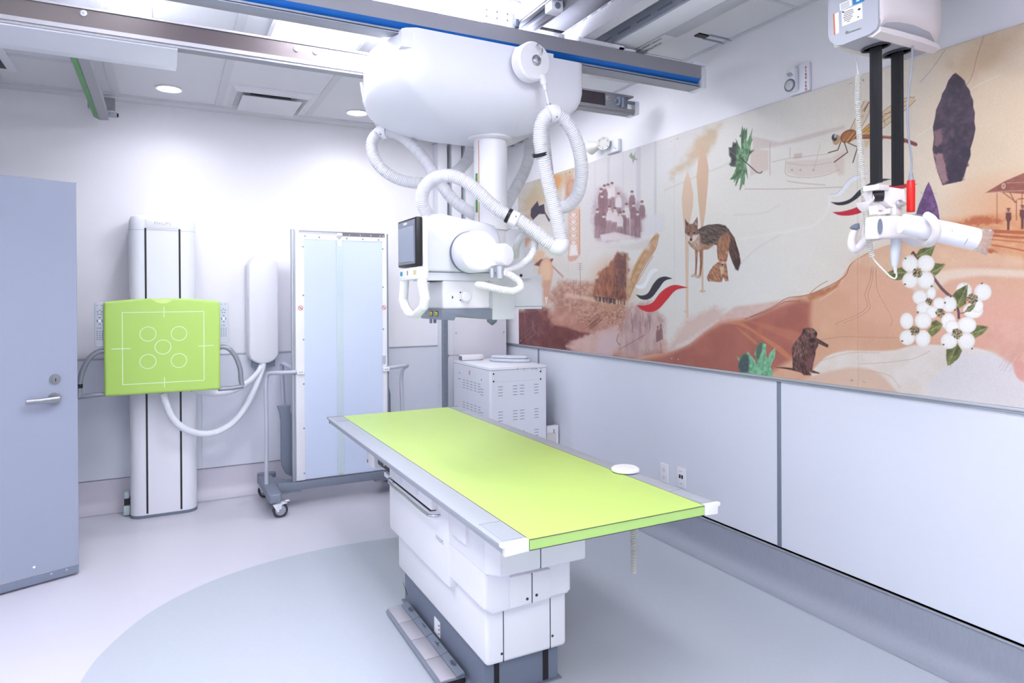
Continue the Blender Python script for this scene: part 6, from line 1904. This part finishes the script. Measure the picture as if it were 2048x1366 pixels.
for P in ([(430, 960), (480, 900)], [(450, 975), (510, 900)], [(480, 975), (525, 915)]):
    stroke(H(P), 1.6, (232, 196, 110), .7, smooth=False); 
for P in ([(440, 950), (490, 890)], [(465, 978), (515, 905)]):
    stroke(H(P), 1.0, (90, 48, 34), .8, smooth=False)
oval(*H([(386, 955)])[0], 7.5, 10.5, (190, 150, 110), 1, 1.2, .3)
oval(*H([(372, 940)])[0], 5.5, 7, (44, 46, 54), 1, 1.2); oval(*H([(378, 930)])[0], 3, 4, (196, 204, 206), .8, 1.2)
for P in ([(415, 970), (395, 1025), (330, 1044)], [(440, 975), (462, 1040), (370, 1108)], [(470, 978), (530, 1005), (498, 1110)]):
    stroke(H(P), 1.9, (70, 38, 36), .95, smooth=False)
fill(H([(575, 960), (620, 955), (600, 1000), (580, 1010)]), (206, 176, 120), 3, .6)
# --- dogwood
Fw = lambda L: T(1770, 480, 4.878, L)
stroke(Fw([(275, 120), (300, 155), (320, 180)]), 4.5, (90, 56, 56), 1); stroke(Fw([(275, 118), (260, 135)]), 3, (80, 50, 50), 1)
stroke(Fw([(465, 355), (560, 480), (645, 555)]), 5.5, (88, 56, 60), 1); stroke(Fw([(470, 362), (565, 485), (640, 548)]), 1.4, (170, 126, 126), .7)
stroke(Fw([(704, 650), (716, 700), (720, 760)]), 5, (100, 68, 72), 1)
def leaf(L, mid):
    P = Fw(L); fill(P, (136, 138, 78), 1.1, 1, (84, 88, 50), 6, .8)
    a, b = Fw(mid)
    fill([P[i] for i in range(len(P) // 2 + 1)], (70, 78, 52), 5, .4)
    stroke([a, b], 1.2, (196, 196, 130), .8, smooth=False)
    for k in range(1, 6):
        t = k / 6.5
        c_ = (a[0] + (b[0] - a[0]) * t, a[1] + (b[1] - a[1]) * t)
        dx, dy = (b[0] - a[0]) * .22, (b[1] - a[1]) * .22
        stroke([c_, (c_[0] + dx - dy * .7, c_[1] + dy + dx * .7)], .8, (188, 186, 120), .55, smooth=False); stroke([c_, (c_[0] + dx + dy * .7, c_[1] + dy - dx * .7)], .8, (60, 66, 44), .5, smooth=False)
leaf([(300, 150), (340, 90), (420, 68), (492, 52), (470, 110), (450, 165), (400, 150), (320, 178)], [(310, 165), (488, 58)])
leaf([(490, 225), (540, 232), (592, 238), (560, 275), (525, 320), (490, 352), (440, 312)], [(455, 320), (588, 240)])
leaf([(8, 325), (80, 290), (160, 265), (215, 315), (190, 370), (150, 392), (90, 390), (50, 370)], [(212, 318), (14, 328)])
def petal(cx, cy, rx, ry, rot=0):
    c_ = Fw([(cx, cy)])[0]
    oval(c_[0], c_[1], rx / 4.878, ry / 4.878, (248, 246, 242), 1, 1.2, rot, (228, 220, 212))
def heart(cx, cy, r=40):
    c_ = Fw([(cx, cy)])[0]
    oval(c_[0], c_[1], r / 4.878, r / 4.878, (176, 158, 122), .8, 2.5)
    for k in range(int(r * 1.3)):
        a, q_ = _rs.rand() * 6.283, math.sqrt(_rs.rand()) * r * 1.1 / 4.878
        oval(c_[0] + q_ * math.cos(a), c_[1] + q_ * math.sin(a), 1.05, 1.05, (48, 36, 30) if k % 3 else (150, 140, 96), .95, .7)
def notch(x, y):
    oval(*Fw([(x, y)])[0], 2, 1.6, (70, 62, 44), .95, 1)
for q_ in ((770, 490, 78, 75), (955, 508, 85, 84), (860, 690, 98, 75), (900, 640, 60, 70)): petal(*q_)
heart(855, 575, 48)
leaf([(652, 550), (700, 490), (808, 433), (800, 540), (790, 620), (740, 660), (690, 660), (690, 600)], [(700, 655), (806, 438)])
leaf([(780, 702), (810, 650), (885, 620), (870, 660), (835, 700)], [(785, 698), (882, 624)]); stroke(Fw([(735, 716), (780, 704), (790, 690)]), 1.6, (84, 64, 54), 1)
for q_ in ((340, 560, 72, 70), (452, 520, 46, 58), (380, 665, 75, 65)): petal(*q_)
heart(430, 602, 30)
for q_ in ((625, 625, 75, 80), (530, 620, 62, 60), (460, 705, 62, 60), (620, 795, 72, 85)): petal(*q_)
heart(536, 712, 40)
leaf([(405, 885), (450, 850), (455, 800), (500, 780), (565, 823), (530, 890), (460, 945)], [(412, 890), (562, 826)])
leaf([(835, 908), (890, 830), (950, 835), (1014, 852), (950, 920), (875, 962)], [(845, 915), (1010, 854)])
leaf([(598, 1070), (650, 1040), (705, 1012), (752, 1080), (720, 1150), (660, 1205), (610, 1230), (596, 1150)], [(702, 1020), (612, 1226)])
for q_ in ((800, 830, 92, 78), (655, 850, 70, 70), (625, 985, 82, 78), (795, 985, 84, 80)): petal(*q_)
heart(703, 912, 48)
for q_ in ((212, 790, 66, 80), (372, 785, 82, 80), (218, 952, 76, 74), (370, 962, 74, 84)): petal(*q_)
heart(290, 885, 44)
for q_ in ((245, 232, 78, 82), (400, 228, 84, 82), (245, 392, 76, 78), (398, 392, 84, 84)): petal(*q_)
heart(316, 320, 44)
for q_ in ((455, 450), (195, 432), (200, 180), (585, 612), (640, 552), (320, 704), (168, 986), (570, 1020), (850, 1060), (945, 424), (682, 682)): notch(*q_)
stroke(Fw([(180, 110), (170, 150)]), .1, (0, 0, 0), 0)
# fine print grain
ART *= (1 + (_rs.rand(ART.shape[0]) - .5) * .05)[:, None]
ART = np.clip(ART * .94, 0, 255) / 255.0
ART_LIN = np.where(ART <= .04045, ART / 12.92, ((ART + .055) / 1.055) ** 2.4)
ART3 = ART_LIN.reshape(mny, mnz, 3)
mm = bpy.data.materials.new('mural_print')
mm.use_nodes = True
_nt = mm.node_tree
_ca = _nt.nodes.new('ShaderNodeVertexColor'); _ca.layer_name = 'print'
_nt.links.new(_ca.outputs['Color'], _nt.nodes['Principled BSDF'].inputs['Base Color'])
_nt.nodes['Principled BSDF'].inputs['Roughness'].default_value = .5
mural = thing('wall_mural', 'wide printed mural of coyotes, leaves, flowers and old photographs on the right wall', 'mural', (XR, 2.4, MZ0))
ML = V3(mural.location)
for s_ in range(5):
    i0, i1 = cuts[s_], cuts[s_ + 1]
    n1, n2 = i1 - i0 + 1, mnz
    ys_, zs_ = gy[i0:i1 + 1].copy(), gz_.copy()
    ys_[0] -= .0008; ys_[-1] += .0008
    YY, ZZ = np.meshgrid(ys_, zs_, indexing='ij')
    co = np.stack([np.full(YY.size, 2.765), YY.ravel(), ZZ.ravel()], 1)
    # skirt: rim pushed back to the wall so the board has thickness
    idx = np.arange(n1 * n2).reshape(n1, n2)
    quads = np.stack([idx[:-1, :-1].ravel(), idx[1:, :-1].ravel(), idx[1:, 1:].ravel(), idx[:-1, 1:].ravel()], 1)
    rim = np.concatenate([idx[:, 0], idx[-1, 1:], idx[-2::-1, -1], idx[0, -2:0:-1]])
    rb = co[rim].copy(); rb[:, 0] = XR - .002
    base = co.shape[0]
    R_ = np.arange(len(rim))
    sk = np.stack([rim, base + R_, base + (R_ + 1) % len(rim), np.roll(rim, -1)], 1)
    co = np.concatenate([co, rb]) - np.array(ML)[None, :]
    q_ = np.concatenate([quads, sk])
    me = bpy.data.meshes.new('mural_panel')
    me.vertices.add(len(co)); me.vertices.foreach_set('co', co.ravel().astype(np.float32))
    me.loops.add(q_.size); me.loops.foreach_set('vertex_index', q_.ravel().astype(np.int32))
    me.polygons.add(len(q_)); me.polygons.foreach_set('loop_start', np.arange(0, q_.size, 4, dtype=np.int32))
    me.update(calc_edges=True)
    at_ = me.color_attributes.new('print', 'FLOAT_COLOR', 'POINT')
    cc = ART3[i0:i1 + 1].reshape(-1, 3)
    cc = np.concatenate([cc, cc[rim] * .9])
    at_.data.foreach_set('color', np.concatenate([cc, np.ones((len(cc), 1))], 1).ravel().astype(np.float32))
    me.materials.append(mm)
    po = bpy.data.objects.new('mural_panel', me)
    COL.objects.link(po); po.parent = mural
sc0 = None
for yy in (4.444, 4.384, 3.225, 3.165, 2.005, 1.945, .785, .725, 5.2):
    for zz in (1.115, 2.452):
        if sc0 is None:
            m = MB(); m.lathe([(.006, 0), (.0055, .002), (.003, .003)], (2.765, yy, zz), (-1, 0, 0), seg=12)
            sc0 = build(m, 'screw', STEEL, mural); b0 = (yy, zz)
        else:
            copy_part(sc0, mural, (0, yy - b0[0], zz - b0[1]))
